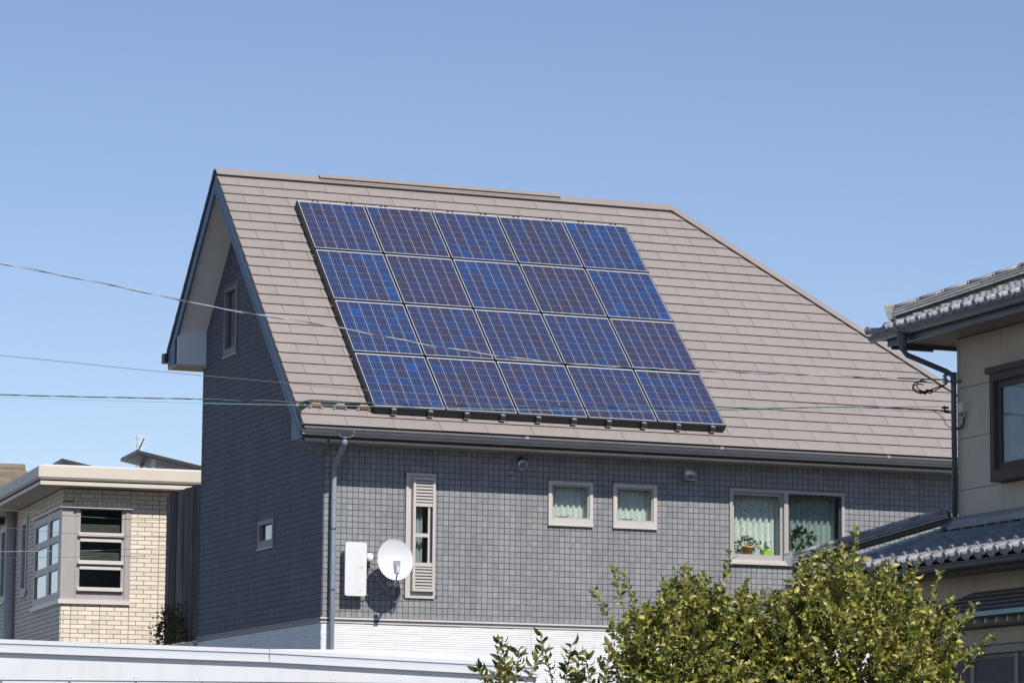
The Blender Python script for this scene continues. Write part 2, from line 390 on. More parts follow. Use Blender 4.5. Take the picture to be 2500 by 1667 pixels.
    def data(self, name, mats, inv=None):
        me = bpy.data.meshes.new(name)
        vs = [inv @ Vector(v) for v in self.v] if inv is not None else self.v
        me.from_pydata([tuple(v) for v in vs], [], self.f)
        for m in (mats if isinstance(mats, (list, tuple)) else [mats]): me.materials.append(M[m] if isinstance(m, str) else m)
        me.polygons.foreach_set('material_index', self.m); me.polygons.foreach_set('use_smooth', self.s)
        me.update(); return me
    def build(self, name, mats, parent=None):
        """vertices are world coordinates; the object takes its parent's frame, or its own base when top-level"""
        if parent is not None:
            w = WM[parent.name]; o = bpy.data.objects.new(name, self.data(name, mats, w.inverted()))
            col.objects.link(o); o.parent = parent; WM[o.name] = w.copy(); return o
        xs = [v[0] for v in self.v]; ys = [v[1] for v in self.v]; zs = [v[2] for v in self.v]
        c = Vector(((min(xs) + max(xs)) / 2, (min(ys) + max(ys)) / 2, min(zs)))
        w = Matrix.Translation(c); o = bpy.data.objects.new(name, self.data(name, mats, w.inverted()))
        col.objects.link(o); o.matrix_world = w; WM[o.name] = w.copy(); return o
def piece(name, me, parent, mw):
    o = bpy.data.objects.new(name, me); col.objects.link(o); o.parent = parent
    o.matrix_local = WM[parent.name].inverted() @ mw; WM[o.name] = mw.copy(); return o
def frame_mat(o, ex, ey, ez):
    return Matrix(((ex[0], ey[0], ez[0], o[0]), (ex[1], ey[1], ez[1], o[1]), (ex[2], ey[2], ez[2], o[2]), (0, 0, 0, 1)))
def ring(mb, P, u, v, n, w0, w1, h0, h1, bw, d0, d1, mi=0, bb=None):
    """rectangular frame: P origin, u/v in-plane unit vectors, n outward; outer rect [w0,w1]x[h0,h1], bar width bw (bb bottom), from depth d0 to d1"""
    bb = bw if bb is None else bb
    P, u, v, n = Vector(P), Vector(u), Vector(v), Vector(n)
    def b(a0, a1, c0, c1): mb.obox(P + u * a0 + v * c0 + n * d0, u * (a1 - a0), v * (c1 - c0), n * (d1 - d0), mi)
    b(w0, w0 + bw, h0, h1); b(w1 - bw, w1, h0, h1); b(w0 + bw, w1 - bw, h0, h0 + bb); b(w0 + bw, w1 - bw, h1 - bw, h1)
    return mb
def holes_wall(mb, P, u, v, us, vs, rects, mi=0, top=None):
    """plane with rectangular openings; top(u) gives an optional sloped upper edge"""
    P, u, v = Vector(P), Vector(u), Vector(v)
    br = sorted(set(us + [r[0] for r in rects] + [r[1] for r in rects])); br = [b for b in br if us[0] <= b <= us[-1]]
    for a, b in zip(br, br[1:]):
        c = (a + b) / 2; hs = sorted([r for r in rects if r[0] < c < r[1]], key=lambda r: r[2])
        z = vs[0]
        for r in hs:
            if r[2] > z: mb.face([P + u * a + v * z, P + u * b + v * z, P + u * b + v * r[2], P + u * a + v * r[2]], mi)
            z = r[3]
        ta, tb = (top(a), top(b)) if top else (vs[1], vs[1])
        mb.face([P + u * a + v * z, P + u * b + v * z, P + u * b + v * tb, P + u * a + v * ta], mi)
    return mb
def tile_frustum(mb, P, u, v, n, a, b, c, d, h, e, mi=0):
    P = Vector(P)
    q = lambda x, y, z: P + u * x + v * y + n * z
    t = rnd.uniform(-0.0012, 0.0012); t2 = rnd.uniform(-0.0012, 0.0012)
    o = [q(a, c, 0), q(b, c, 0), q(b, d, 0), q(a, d, 0)]
    i = [q(a + e, c + e, h + t), q(b - e, c + e, h + t2), q(b - e, d - e, h - t), q(a + e, d - e, h - t2)]
    mb.mesh(o + i, [(4, 5, 6, 7), (0, 1, 5, 4), (1, 2, 6, 5), (2, 3, 7, 6), (3, 0, 4, 7)], mi)
X3, Y3, Z3 = V(1, 0, 0), V(0, 1, 0), V(0, 0, 1)

# ================================================================== ground
g = MB(); g.face([(-2500, -2500, GZ), (2500, -2500, GZ), (2500, 2500, GZ), (-2500, 2500, GZ)])
tag(g.build('ground', 'ground'), kind='structure')

# ================================================================== dark grey house with the solar roof
TH = rad(43.787); YR, ZR, XRG, OL = 3.777, 6.588, 6.683, 0.462
CT, ST = math.cos(TH), math.sin(TH)
DN, RN = V(0, -CT, -ST), V(0, -ST, CT)
def roof(x, s, h=0.0): return V(x, YR, ZR) + DN * s + RN * h
TB = math.tan(rad(45.3)); YB = 5.763; XE = 10.35; SE = 5.93
house = thing('grey_house', 'dark grey tiled house with a brown slate roof carrying twenty solar panels', 'house', (5.0, 2.9, GZ))
wins = {'slit': (1.14, 1.556, 0.322, 1.978), 'sq1': (3.176, 3.826, 1.370, 1.963), 'sq2': (4.126, 4.772, 1.370, 1.965), 'wide': (5.87, 7.64, 0.955, 1.98)}
ins = 0.012
cut = [(a + ins, b - ins, c + ins, d - ins) for a, b, c, d in wins.values()]
# front wall backing, tiles
mb = MB(); holes_wall(mb, (0, 0, 0), X3, Z3, [0.0, XE], [0.0, 2.40], cut)
fw = mb.build('front_wall', 'grout', house)
TW, THT, Z0 = 0.0795, 0.0782, 0.045
JOINTS = [2.947, 2.947 + 2.86, 2.947 + 5.72]
x0 = 2.947 - 37 * TW
tm = MB(); tile_frustum(tm, (0, 0, 0), X3, Z3, -Y3, 0.0028, TW - 0.0028, 0.0028, THT - 0.0028, 0.007, 0.0025)
tile_me = tm.data('tile', 'tile')
rest = MB(); nt_obj = 0
for j in range(30):
    z = Z0 + j * THT
    if z + THT > 2.40: break
    for i in range(0, 131):
        a = x0 + i * TW; b = a + TW; c, d = z, z + THT
        a = max(a, 0.0)
        if b > XE + 0.01 or b - a < 0.02: continue
        skip = False
        for (wa, wb, wc, wd) in wins.values():
            if a > wa - 0.004 and b < wb + 0.004 and c > wc - 0.004 and d < wd + 0.004: skip = True; break
            if b <= wa or a >= wb or d <= wc or c >= wd: continue
            # trim a tile that runs into a window
            ox = min(b, wb) - max(a, wa); oz = min(d, wd) - max(c, wc)
            if ox <= oz:
                if a < wa: b = wa
                else: a = wb
            else:
                if c < wc: d = wc
                else: c = wd
        if skip or b - a < 0.012 or d - c < 0.012: continue
        full = abs(b - a - TW) < 1e-4 and abs(d - c - THT) < 1e-4
        if full and 4 <= i <= 13 and nt_obj < 298:
            piece('tile', tile_me, fw, Matrix.Translation((a, -0.0005 + rnd.uniform(-0.0012, 0.0012), c))); nt_obj += 1
        else:
            sl = 0.0015 if any(abs(b - q) < 0.004 or abs(a - q) < 0.004 for q in JOINTS) else 0
            tile_frustum(rest, (0, 0, 0), X3, Z3, -Y3, a + 0.0028, b - 0.0028, c + 0.0028, d - 0.0028, 0.007, 0.0025)
tag(rest.build('wall_tiles', 'tile', fw), kind='stuff')
sl = MB()
for q in JOINTS: sl.box(q - 0.003, q + 0.003, -0.0062, -0.0005, 0.045, 2.32)
sl.build('joint_sealant', 'sealant', fw)
# gable wall
def gtop(y): return (ZR - (YR - y) * math.tan(TH) if y < YR else ZR - (y - YR) * TB) - 0.16
gw = {'attic': (4.02, 4.665, 4.02, 5.035), 'small': (2.09, 2.80, 1.108, 1.498)}
mb = MB(); holes_wall(mb, (0, 0, 0), Y3, Z3, [0.0, YR, YB], [0.0, 0], [(a + ins, b - ins, c + ins, d - ins) for a, b, c, d in gw.values()], top=gtop)
gwall = mb.build('gable_wall', 'grout', house)
rest = MB(); GW = 0.0795
for j in range(84):
    c = Z0 + j * THT; d = c + THT
    off = 0.0
    for i in range(0, 74):
        a = i * GW; b = min(a + GW, YB)
        if a >= YB - 0.01 or c > gtop((a + b) / 2) + 0.06: continue
        bad = False
        for (wa, wb, wc, wd) in gw.values():
            if not (b <= wa + 0.01 or a >= wb - 0.01 or d <= wc + 0.01 or c >= wd - 0.01): bad = True
        if bad: continue
        tile_frustum(rest, (0, 0, 0), Y3, Z3, -X3, a + 0.006, b - 0.006, c + 0.0035, d - 0.0035, 0.0045, 0.002)
# narrow fillers round the small openings
for (wa, wb, wc, wd) in gw.values():
    rest.box(-0.005, 0, wa - 0.08, wa - 0.002, wc, wd); rest.box(-0.005, 0, wb + 0.002, wb + 0.08, wc, wd)
    rest.box(-0.005, 0, wa, wb, wd + 0.002, wd + 0.07); rest.box(-0.005, 0, wa, wb, wc - 0.07, wc - 0.002)
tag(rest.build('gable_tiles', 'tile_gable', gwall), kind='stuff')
# back and right walls, inner room surfaces
mb = MB(); mb.box(0.0, XE, YB - 0.12, YB, GZ, 4.5); mb.build('back_wall', 'grout', house)
mb = MB(); mb.box(XE - 0.12, XE, 0.003, YB - 0.13, GZ, 2.5); mb.build('right_wall', 'grout', house)
mb = MB(); mb.box(0.14, XE - 0.14, 2.0, 2.1, -0.2, 2.38); mb.box(0.14, XE - 0.14, 0.02, 2.0, -0.25, -0.2); mb.box(0.14, XE - 0.14, 0.02, 2.0, 2.40, 2.45)
for xx in (2.4, 4.0, 5.3, 8.2): mb.box(xx, xx + 0.1, 0.02, 2.0, -0.2, 2.38)
mb.box(0.14, 0.2, 2.1, 5.5, -0.2, 0.9); mb.build('inner_wall', 'room', house)
mb = MB(); mb.box(1.4, 1.5, 2.12, 5.6, -0.2, 4.2); mb.build('room_divider', 'room', house)
# belt course and white lower wall
mb = MB(); mb.box(-0.022, XE, -0.022, -0.001, 0.018, 0.042); mb.box(-0.014, XE, -0.014, -0.001, -0.012, 0.016, 1); mb.box(-0.024, XE, -0.024, -0.001, -0.03, -0.014)
mb.build('belt_course', ['bay_light', 'grout'], house)
mb = MB(); mb.box(-0.024, -0.001, 0.0, YB, 0.018, 0.042); mb.box(-0.016, -0.001, 0.0, YB, -0.03, 0.016)
mb.build('gable_belt_course', 'gable_frame', house)
mb = MB(); mb.box(0.0, XE, 0.0, 0.1, GZ, -0.032); lw = mb.build('lower_front_wall', 'siding_back', house)
mb = MB(); mb.box(0.0, 0.1, 0.1, YB, GZ, -0.032); lg = mb.build('lower_gable_wall', 'siding_back', house)
def strips(P, u, n, length, parent, mats, cuts=()):
    mb = MB(); z = -0.036; row = 0
    while z > -2.2:
        h = 0.0295; x = 0.0 - rnd.uniform(0, 0.4)
        while x < length:
            l = rnd.choice((0.3, 0.45, 0.45, 0.6)); a = max(x, 0.0); b = min(x + l, length)
            if b - a > 0.03:
                t = rnd.choice((0.006, 0.008, 0.010))
                mb.obox(Vector(P) + u * (a + 0.0006) + Z3 * (z - h + 0.0036), u * (b - a - 0.0012), Z3 * (h - 0.0036), n * t)
            x += l
        z -= h; row += 1
    tag(mb.build('siding_strips', mats, parent), kind='stuff')
strips((0, 0, 0), X3, -Y3, XE, lw, 'white_siding'); strips((0, 0, 0), Y3, -X3, YB, lg, 'white_siding')
mb = MB()
for q in JOINTS: mb.box(q - 0.004, q + 0.004, -0.012, -0.0005, -2.2, -0.034)
mb.build('joint_sealant', 'sealant_white', lw)
# ---------------- roof
mb = MB()
hipx = lambda s: XRG + s * CT
mb.prism([roof(-OL + 0.02, 0, -0.02), roof(XRG, 0, -0.02), roof(hipx(SE), SE, -0.02), roof(-OL + 0.02, SE, -0.02)], RN * -0.12)
TBK = 3.313; YBE = YR + TBK * math.cos(rad(45.3)); ZBE = ZR - TBK * math.sin(rad(45.3))
BN = V(0, math.sin(rad(45.3)), math.cos(rad(45.3)))
hb = XRG + (YBE - YR)
mb.prism([V(-OL + 0.02, YR, ZR) - BN * 0.02, V(-OL + 0.02, YBE, ZBE) - BN * 0.02, V(hb, YBE, ZBE) - BN * 0.02, V(XRG, YR, ZR) - BN * 0.02], BN * -0.12, 1)
ev = roof(hipx(SE), SE); mb.face([V(XRG, YR, ZR - 0.01), ev, V(hb, YBE, ZBE)], 1)
rf = mb.build('roof', ['slate_deck', 'slate'], house)
EXP, SW = 0.2227, 0.656
def slate_poly(mb, xa, xb, s0, s1):
    """one slate with its butt edge standing proud; clipped at the hip"""
    g = 0.0024; xa += g; xb -= g
    def pt(x, s): return x, s
    poly = [(xa, s0), (xb, s0), (xb, s1), (xa, s1)]
    lim = lambda s: XRG + s * CT - 0.03
    if xb > lim(s0):
        if xa >= lim(s1) - 0.01: return False
        p = []
        def inter_x(s): return lim(s)
        x_top = min(xb, lim(s0)); x_bot = min(xb, lim(s1))
        if x_top > xa + 0.004: p = [(xa, s0), (x_top, s0)]
        else: p = [(xa, (xa - XRG + 0.03) / CT)]
        if lim(s1) > xb: p += [(xb, max(s0, (xb - XRG + 0.03) / CT)), (xb, s1)]
        else: p += [(x_bot, s1)]
        p += [(xa, s1)]; poly = p
    hh = lambda s: 0.006 + 0.018 * (s - s0) / (s1 - s0)
    top = [roof(x, s, hh(s)) for x, s in poly]; bot = [roof(x, s, hh(s) - 0.018) for x, s in poly]
    n = len(poly); vs = top + bot
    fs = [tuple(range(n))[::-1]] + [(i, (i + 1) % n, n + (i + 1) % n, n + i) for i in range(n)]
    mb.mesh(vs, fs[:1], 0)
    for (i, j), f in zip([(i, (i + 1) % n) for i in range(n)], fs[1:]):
        butt = abs(poly[i][1] - s1) < 1e-6 and abs(poly[j][1] - s1) < 1e-6  # butt faces coloured darker to paint in the shadow line of each row
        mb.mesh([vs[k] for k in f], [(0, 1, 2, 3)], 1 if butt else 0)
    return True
proto = {}
hid = MB(); n_sl = 0
for k in range(26):
    s1 = 0.36 + EXP * k; s0 = s1 - EXP - 0.004
    off = -0.178 if k % 2 == 0 else 0.1506
    xs = [-OL] + [off + SW * i for i in range(-1, 18) if off + SW * i > -OL + 0.05]
    for xa, xb in zip(xs, xs[1:]):
        if xa > hipx(s1): break
        under = xa > 0.60 and xb < 5.55 and s0 > 0.95 and s1 < 5.45
        far = xa > 9.3
        if under or far: slate_poly(hid, xa, xb, s0, s1); continue
        clip = xb > XRG + s0 * CT - 0.03; whole = abs(xb - xa - SW) < 1e-3 and not clip
        if whole:
            if 'me' not in proto:
                q = MB(); slate_poly(q, xa, xb, s0, s1); c = roof(xa, s0)
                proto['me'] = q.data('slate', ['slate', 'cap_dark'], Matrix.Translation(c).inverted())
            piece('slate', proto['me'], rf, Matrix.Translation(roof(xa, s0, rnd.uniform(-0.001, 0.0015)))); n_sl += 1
        else:
            q = MB()
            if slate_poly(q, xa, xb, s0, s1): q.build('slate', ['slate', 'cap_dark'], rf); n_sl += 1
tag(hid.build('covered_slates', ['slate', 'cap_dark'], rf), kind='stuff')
# ridge cap with its dark shadow edge, hip cap, ridge vent
mb = MB()
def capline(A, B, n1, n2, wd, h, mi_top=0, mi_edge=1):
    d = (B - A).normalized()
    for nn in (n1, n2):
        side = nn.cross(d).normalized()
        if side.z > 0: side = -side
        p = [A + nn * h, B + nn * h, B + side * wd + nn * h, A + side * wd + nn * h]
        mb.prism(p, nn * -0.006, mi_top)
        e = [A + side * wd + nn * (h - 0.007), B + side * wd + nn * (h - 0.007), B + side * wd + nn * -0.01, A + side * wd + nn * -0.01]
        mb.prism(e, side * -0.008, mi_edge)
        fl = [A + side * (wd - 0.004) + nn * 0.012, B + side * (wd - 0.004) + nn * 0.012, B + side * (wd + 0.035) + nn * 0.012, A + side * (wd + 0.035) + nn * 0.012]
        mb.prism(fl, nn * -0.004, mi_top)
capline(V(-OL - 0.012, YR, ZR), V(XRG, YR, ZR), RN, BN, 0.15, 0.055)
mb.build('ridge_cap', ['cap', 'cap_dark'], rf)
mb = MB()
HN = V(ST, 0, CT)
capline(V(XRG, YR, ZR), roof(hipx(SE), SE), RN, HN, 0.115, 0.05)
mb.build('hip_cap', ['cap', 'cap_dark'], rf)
mb = MB()
for nn, sd in ((RN, DN), (BN, V(0, math.cos(rad(45.3)), -math.sin(rad(45.3))))):
    for a, b, t in ((1.08, 4.845, 0),):
        A, B = V(a, YR, ZR) + nn * 0.0, V(b, YR, ZR)
        mb.prism([V(a, YR, ZR) + nn * 0.092, V(b, YR, ZR) + nn * 0.092, V(b, YR, ZR) + nn * 0.092 + sd * 0.085, V(a, YR, ZR) + nn * 0.092 + sd * 0.085], nn * -0.01)
        mb.prism([V(a, YR, ZR) + nn * 0.078 + sd * 0.078, V(b, YR, ZR) + nn * 0.078 + sd * 0.078, V(b, YR, ZR) + nn * 0.057 + sd * 0.078, V(a, YR, ZR) + nn * 0.057 + sd * 0.078], sd * -0.01, 1)
        mb.prism([V(a, YR, ZR) + nn * 0.064, V(b, YR, ZR) + nn * 0.064, V(b, YR, ZR) + nn * 0.064 + sd * 0.12, V(a, YR, ZR) + nn * 0.064 + sd * 0.12], nn * -0.007)
mb.build('ridge_vent', ['cap', 'cap_dark'], rf)
# bargeboards (front and back slope), dark slate edge above, soffit, eave boxes
def zline(y): return ZR - (YR - y) * math.tan(TH) if y < YR else ZR - (y - YR) * TB
YFE = YR - SE * CT
mb = MB()
yf = YFE + 0.03; dv = 0.275; ZS = 2.335
mb.prism([V(-OL, yf, zline(yf) - 0.02), V(-OL, YR, ZR - 0.02), V(-OL, YR, ZR - dv - 0.02), V(-OL, yf + 0.13, zline(yf + 0.13) - dv - 0.0), V(-OL, yf, ZS - 0.015)], (0.03, 0, 0))
mb.build('front_barge_board', 'barge', house)
mb = MB(); mb.prism([V(-OL - 0.004, yf + 0.22, zline(yf + 0.22) - 0.235), V(-OL - 0.004, YR, ZR - 0.245), V(-OL - 0.004, YR, ZR - dv - 0.035), V(-OL - 0.004, yf + 0.22, zline(yf + 0.22) - dv - 0.03)], (0.012, 0, 0))
mb.build('front_barge_trim', 'barge', house)
mb = MB()
yb = YBE - 0.06
mb.prism([V(-OL, YR + 0.001, ZR - 0.05), V(-OL, yb, zline(yb) - 0.05), V(-OL, yb, zline(yb) - dv), V(-OL, YR + 0.001, ZR - dv - 0.02)], (0.03, 0, 0))
mb.build('back_barge_board', 'barge', house)
mb = MB(); mb.prism([V(-OL - 0.016, YR + 0.002, ZR + 0.02), V(-OL - 0.016, YBE, ZBE + 0.02), V(-OL - 0.016, YBE, ZBE - 0.065), V(-OL - 0.016, YR + 0.002, ZR - 0.06)], (0.1, 0, 0))
for q in range(11):
    y = YR + 0.05 + q * 0.205; y1 = y + 0.2
    mb.prism([V(-OL - 0.02, y, zline(y) + 0.018), V(-OL - 0.02, y1, zline(y1) + 0.034), V(-OL - 0.02, y1, zline(y1) - 0.02), V(-OL - 0.02, y, zline(y) - 0.02)], (0.08, 0, 0))
mb.build('back_slate_edge', 'barge_dark', house)
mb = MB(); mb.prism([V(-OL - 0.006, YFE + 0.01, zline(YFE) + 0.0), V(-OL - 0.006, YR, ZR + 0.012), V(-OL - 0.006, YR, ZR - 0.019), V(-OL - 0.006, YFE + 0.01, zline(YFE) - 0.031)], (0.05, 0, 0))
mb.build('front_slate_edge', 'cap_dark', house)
mb = MB()   # sloped soffits under the gable overhang
mb.prism([V(-OL + 0.031, YFE + 0.42, zline(YFE + 0.42) - 0.20), V(0.05, YFE + 0.42, zline(YFE + 0.42) - 0.20), V(0.05, YR, ZR - 0.20), V(-OL + 0.031, YR, ZR - 0.20)], (0, 0, 0.02))
mb.prism([V(-OL + 0.031, YR, ZR - 0.202), V(0.05, YR, ZR - 0.202), V(0.05, 5.66, zline(5.66) - 0.20), V(-OL + 0.031, 5.66, zline(5.66) - 0.20)], (0, 0, 0.02))
mb.build('gable_soffit', 'soffit', house)
mb = MB(); mb.box(-OL + 0.02, 0.0, 5.62, 5.66, 4.03, 4.56); mb.build('eave_end_panel', 'eave_white', house)
mb = MB(); mb.box(-OL + 0.0, XE + 0.3, 5.60, YBE - 0.08, 3.985, 4.028); mb.build('back_soffit', 'soffit_beige', house)
mb = MB(); mb.box(-OL - 0.002, XE + 0.3, YBE - 0.08, YBE - 0.05, 3.99, 4.25); mb.build('back_fascia', 'barge', house)
mb = MB(); mb.prism([V(-OL - 0.003, 5.70, 4.03), V(-OL - 0.003, YBE - 0.081, 4.03), V(-OL - 0.003, YBE - 0.081, 4.16), V(-OL - 0.003, 5.70, 4.42)], (0.02, 0, 0)); mb.build('eave_return', 'barge', house)
mb = MB()
for a, b, z0, z1 in ((0.0, 0.012, 4.10, 4.235), (0.155, 0.167, 4.10, 4.25)): mb.box(-OL - 0.05, XE, YBE - 0.045 + a, YBE - 0.045 + b, z0, z1)
mb.box(-OL - 0.05, XE, YBE - 0.033, YBE + 0.11, 4.10, 4.112); mb.box(-OL - 0.053, -OL - 0.045, YBE - 0.045, YBE + 0.122, 4.10, 4.24)
mb.build('back_gutter', 'barge_dark', house)
# front eave: soffit, fascia, gutter, wall-top trim
ZS = 2.335
mb = MB(); mb.box(-OL + 0.02, XE + 0.5, YFE + 0.05, 0.0, ZS, ZS + 0.02); mb.build('front_soffit', 'soffit', house)
mb = MB(); mb.box(-OL + 0.001, XE + 0.5, YFE + 0.012, YFE + 0.045, ZS - 0.012, zline(YFE + 0.03) - 0.06); mb.build('front_fascia', 'gutter', house)
mb = MB(); mb.box(0.0, XE, -0.04, -0.009, ZS - 0.028, ZS - 0.002); mb.build('wall_top_trim', 'alu_grey', house)
mb = MB(); mb.prism([V(-OL - 0.003, YFE + 0.03, ZS - 0.015), V(-OL - 0.003, -0.02, ZS - 0.015), V(-OL - 0.003, -0.02, zline(-0.02) - 0.27), V(-OL - 0.003, YFE + 0.03, zline(YFE + 0.03) - 0.2)], (0.02, 0, 0)); mb.build('eave_return', 'barge', house)
GY = YFE - 0.115
gp = [(YFE + 0.0, 2.43), (YFE + 0.0, 2.345), (GY + 0.018, 2.345), (GY + 0.006, 2.353), (GY + 0.006, 2.378), (GY, 2.382), (GY, 2.425), (GY + 0.01, 2.430), (GY + 0.004, 2.436), (GY + 0.004, 2.462), (GY + 0.012, 2.466)]
mb = MB()
mats = {0: 0, 1: 0, 2: 1, 3: 0, 4: 2, 5: 0, 6: 2, 7: 2, 8: 1, 9: 1}  # lighter bands paint the gutter's highlights into its colour
for i in range(len(gp) - 1):
    (ya, za), (yb2, zb) = gp[i], gp[i + 1]
    mb.face([V(-OL - 0.03, ya, za), V(XE + 0.6, ya, za), V(XE + 0.6, yb2, zb), V(-OL - 0.03, yb2, zb)], mats[i])
mb.prism([V(-OL - 0.031, y, z) for y, z in gp], (-0.006, 0, 0), 2)
gut = mb.build('front_gutter', ['gutter', 'gutter_hi', 'rail'], house)
mb = MB()
for z in (2.358, 2.40, 2.445): mb.box(-OL - 0.04, -OL - 0.015, GY - 0.006, GY + 0.02, z, z + 0.014)
mb.build('end_clip', 'clip', gut)
mb = MB(); mb.box(-0.015, 0.19, GY - 0.008, GY + 0.03, 2.372, 2.432); mb.prism([V(-0.02, GY - 0.009, 2.372), V(0.19, GY - 0.009, 2.372), V(0.15, GY - 0.009, 2.335), V(0.02, GY - 0.009, 2.335)], (0, 0.1, 0)); mb.build('outlet_box', 'pv_frame', gut)
mb = MB()
for a, b in (((-0.02, 2.372), (0.02, 2.335)), ((0.19, 2.372), (0.15, 2.335))):
    mb.tube([V(a[0], GY - 0.011, a[1]), V(b[0], GY - 0.011, b[1])], 0.004, 5)
mb.tube([V(0.02, GY - 0.011, 2.335), V(0.15, GY - 0.011, 2.335)], 0.004, 5); mb.tube([V(0.19, GY - 0.011, 2.373), V(0.19, GY - 0.011, 2.43)], 0.003, 5)
mb.build('outlet_trim', 'clip', gut)
for x in (2.6, 5.45, 8.0):
    mb = MB(); mb.box(x, x + 0.05, GY - 0.004, GY + 0.02, 2.435, 2.47); mb.build('gutter_clip', 'clip', gut)
# downpipe
pts = [V(0.085, GY + 0.05, 2.34), V(0.085, GY + 0.05, 2.27), V(0.085, GY + 0.06, 2.24), V(0.108, -0.16, 2.03), V(0.108, -0.1, 1.985), V(0.108, -0.1, 1.9), V(0.108, -0.1, GZ)]
mb = MB(); mb.tube(pts, 0.034, 14); dp = mb.build('downpipe', 'pipe', house)
mb = MB()
for z in (1.985, 1.18, 0.385, -0.9): mb.tube([V(0.108, -0.1, z), V(0.108, -0.1, z + 0.02)], 0.038, 14); mb.box(0.10, 0.116, -0.07, -0.004, z + 0.004, z + 0.016)
mb.build('pipe_clamp', 'pipe_dark', dp)
mb = MB(); mb.tube([V(0.085, GY + 0.05, 2.34), V(0.085, GY + 0.05, 2.235)], 0.041, 14); mb.build('pipe_elbow', 'pipe', dp)
# hose loop under the eave corner
lp = []
for i in range(25):
    a = PI * (0.02 + 0.96 * i / 24) ; lp.append(V(-0.40 + 0.2 * (1 - math.cos(a)) * 0.9, -0.30 - 0.05 * math.sin(a), 2.36 - 0.185 * math.sin(a)))
mb = MB(); mb.tube(lp, 0.019, 10); mb.build('drain_hose', 'hose', house)

# ---------------- windows of the grey house
def win_box(name, key, bw, bb, frame='alu', d1=0.035, pane_mat='glass'):
    a, b, c, d = wins[key]
    mb = MB(); ring(mb, (0, 0, 0), X3, Z3, -Y3, a, b, c, d, bw, -0.07, d1, 0, bb)
    ring(mb, (0, 0, 0), X3, Z3, -Y3, a - 0.004, b + 0.004, c - 0.004, d + 0.004, 0.012, -0.02, 0.012, 1)
    o = mb.build(name, [frame, 'alu_dark'], house); return o
for key in ('sq1', 'sq2'):
    a, b, c, d = wins[key]
    o = win_box('window', key, 0.05, 0.085)
    mb = MB(); ring(mb, (0, 0, 0), X3, Z3, -Y3, a + 0.05, b - 0.05, c + 0.085, d - 0.05, 0.022, -0.05, 0.012); mb.build('sash', 'alu_grey', o)
    mb = MB(); mb.box(a + 0.07, b - 0.07, 0.024, 0.03, c + 0.105, d - 0.07); mb.build('pane', 'glass', o)
    mb = MB(); mb.box(a - 0.005, b + 0.005, -0.045, -0.004, c - 0.012, c + 0.006); mb.build('sill', 'alu', o)
    mb = MB(); mb.box((a + b) / 2 - 0.16, (a + b) / 2 - 0.02, 0.031, 0.05, c + 0.10, c + 0.125); mb.build('handle', 'alu_dark', o)
a, b, c, d = wins['wide']; mid = 6.735
o = win_box('sliding_window', 'wide', 0.045, 0.05, 'alu_grey', 0.03)
mb = MB(); mb.box(mid - 0.035, mid + 0.03, -0.034, 0.02, c + 0.05, d - 0.045); mb.build('mullion', 'alu_grey', o)
mb = MB(); ring(mb, (0, 0, 0), X3, Z3, -Y3, a + 0.045, mid - 0.035, c + 0.05, d - 0.045, 0.04, -0.045, -0.015, 0, 0.075); mb.build('sash', 'alu_grey', o)
mb = MB(); ring(mb, (0, 0, 0), X3, Z3, -Y3, mid + 0.03, b - 0.045, c + 0.05, d - 0.045, 0.035, -0.03, 0.004, 0, 0.06); mb.build('sash', 'alu_dark', o)
mb = MB(); mb.box(a + 0.08, mid - 0.07, 0.03, 0.036, c + 0.12, d - 0.08); mb.build('pane', 'glass', o)
mb = MB(); mb.box(mid + 0.06, b - 0.075, 0.012, 0.018, c + 0.105, d - 0.075); mb.build('pane', 'glass_dark', o)
mb = MB(); mb.box(a - 0.008, b + 0.008, -0.06, -0.004, c - 0.02, c + 0.004); mb.box(a - 0.004, mid - 0.03, -0.04, -0.004, c + 0.008, c + 0.045); mb.build('sill', 'alu', o)
# tall slit window with louvre shutters
a, b, c, d = wins['slit']
o = win_box('shuttered_window', 'slit', 0.035, 0.035)
pa, pb = a + 0.085, b - 0.02
mb = MB(); ring(mb, (0, 0, 0), X3, Z3, -Y3, pa, pb, c + 0.09, d - 0.06, 0.035, 0.0, 0.085, 0); mb.build('shutter_frame', 'alu', o)
gz0, gz1 = 0.79, 1.535
mb = MB(); mb.box(a + 0.036, pa, -0.012, -0.004, c + 0.036, d - 0.036); mb.box(pa + 0.0005, b - 0.036, -0.012, -0.004, c + 0.036, gz0 - 0.02); mb.box(pa + 0.0005, b - 0.036, -0.012, -0.004, gz1 + 0.02, d - 0.036); mb.build('shutter_backing', 'alu', o)
for z0, z1 in ((c + 0.125, gz0 - 0.05), (gz1 + 0.05, d - 0.095)):
    mb = MB(); mb.box(pa + 0.036, pb - 0.036, -0.045, -0.03, z0, z1); mb.build('shutter_backing', 'alu_grey', o)
    nsl = 7; h = (z1 - z0) / nsl
    for k in range(nsl):
        mb = MB(); zz = z0 + k * h
        mb.prism([V(pa + 0.037, -0.048, zz + h * 0.95), V(pa + 0.037, -0.078, zz + h * 0.55), V(pa + 0.037, -0.078, zz + h * 0.2), V(pa + 0.037, -0.048, zz + h * 0.2)], (pb - pa - 0.074, 0, 0)); mb.build('slat', 'alu', o)
mb = MB()
mb.box(pa + 0.036, pb - 0.036, -0.08, -0.01, gz0 - 0.05, gz0); mb.box(pa + 0.036, pb - 0.036, -0.07, -0.01, gz1, gz1 + 0.045)
mb.box(pa + 0.036, pb - 0.09, -0.06, -0.02, 1.13, 1.178); mb.box(pb - 0.09, pb - 0.065, -0.055, -0.015, gz0, gz1); mb.build('sash', 'alu', o)
mb = MB(); mb.box(pb - 0.064, pb - 0.04, -0.03, -0.012, gz0, gz1); mb.build('sash_track', 'alu_dark', o)
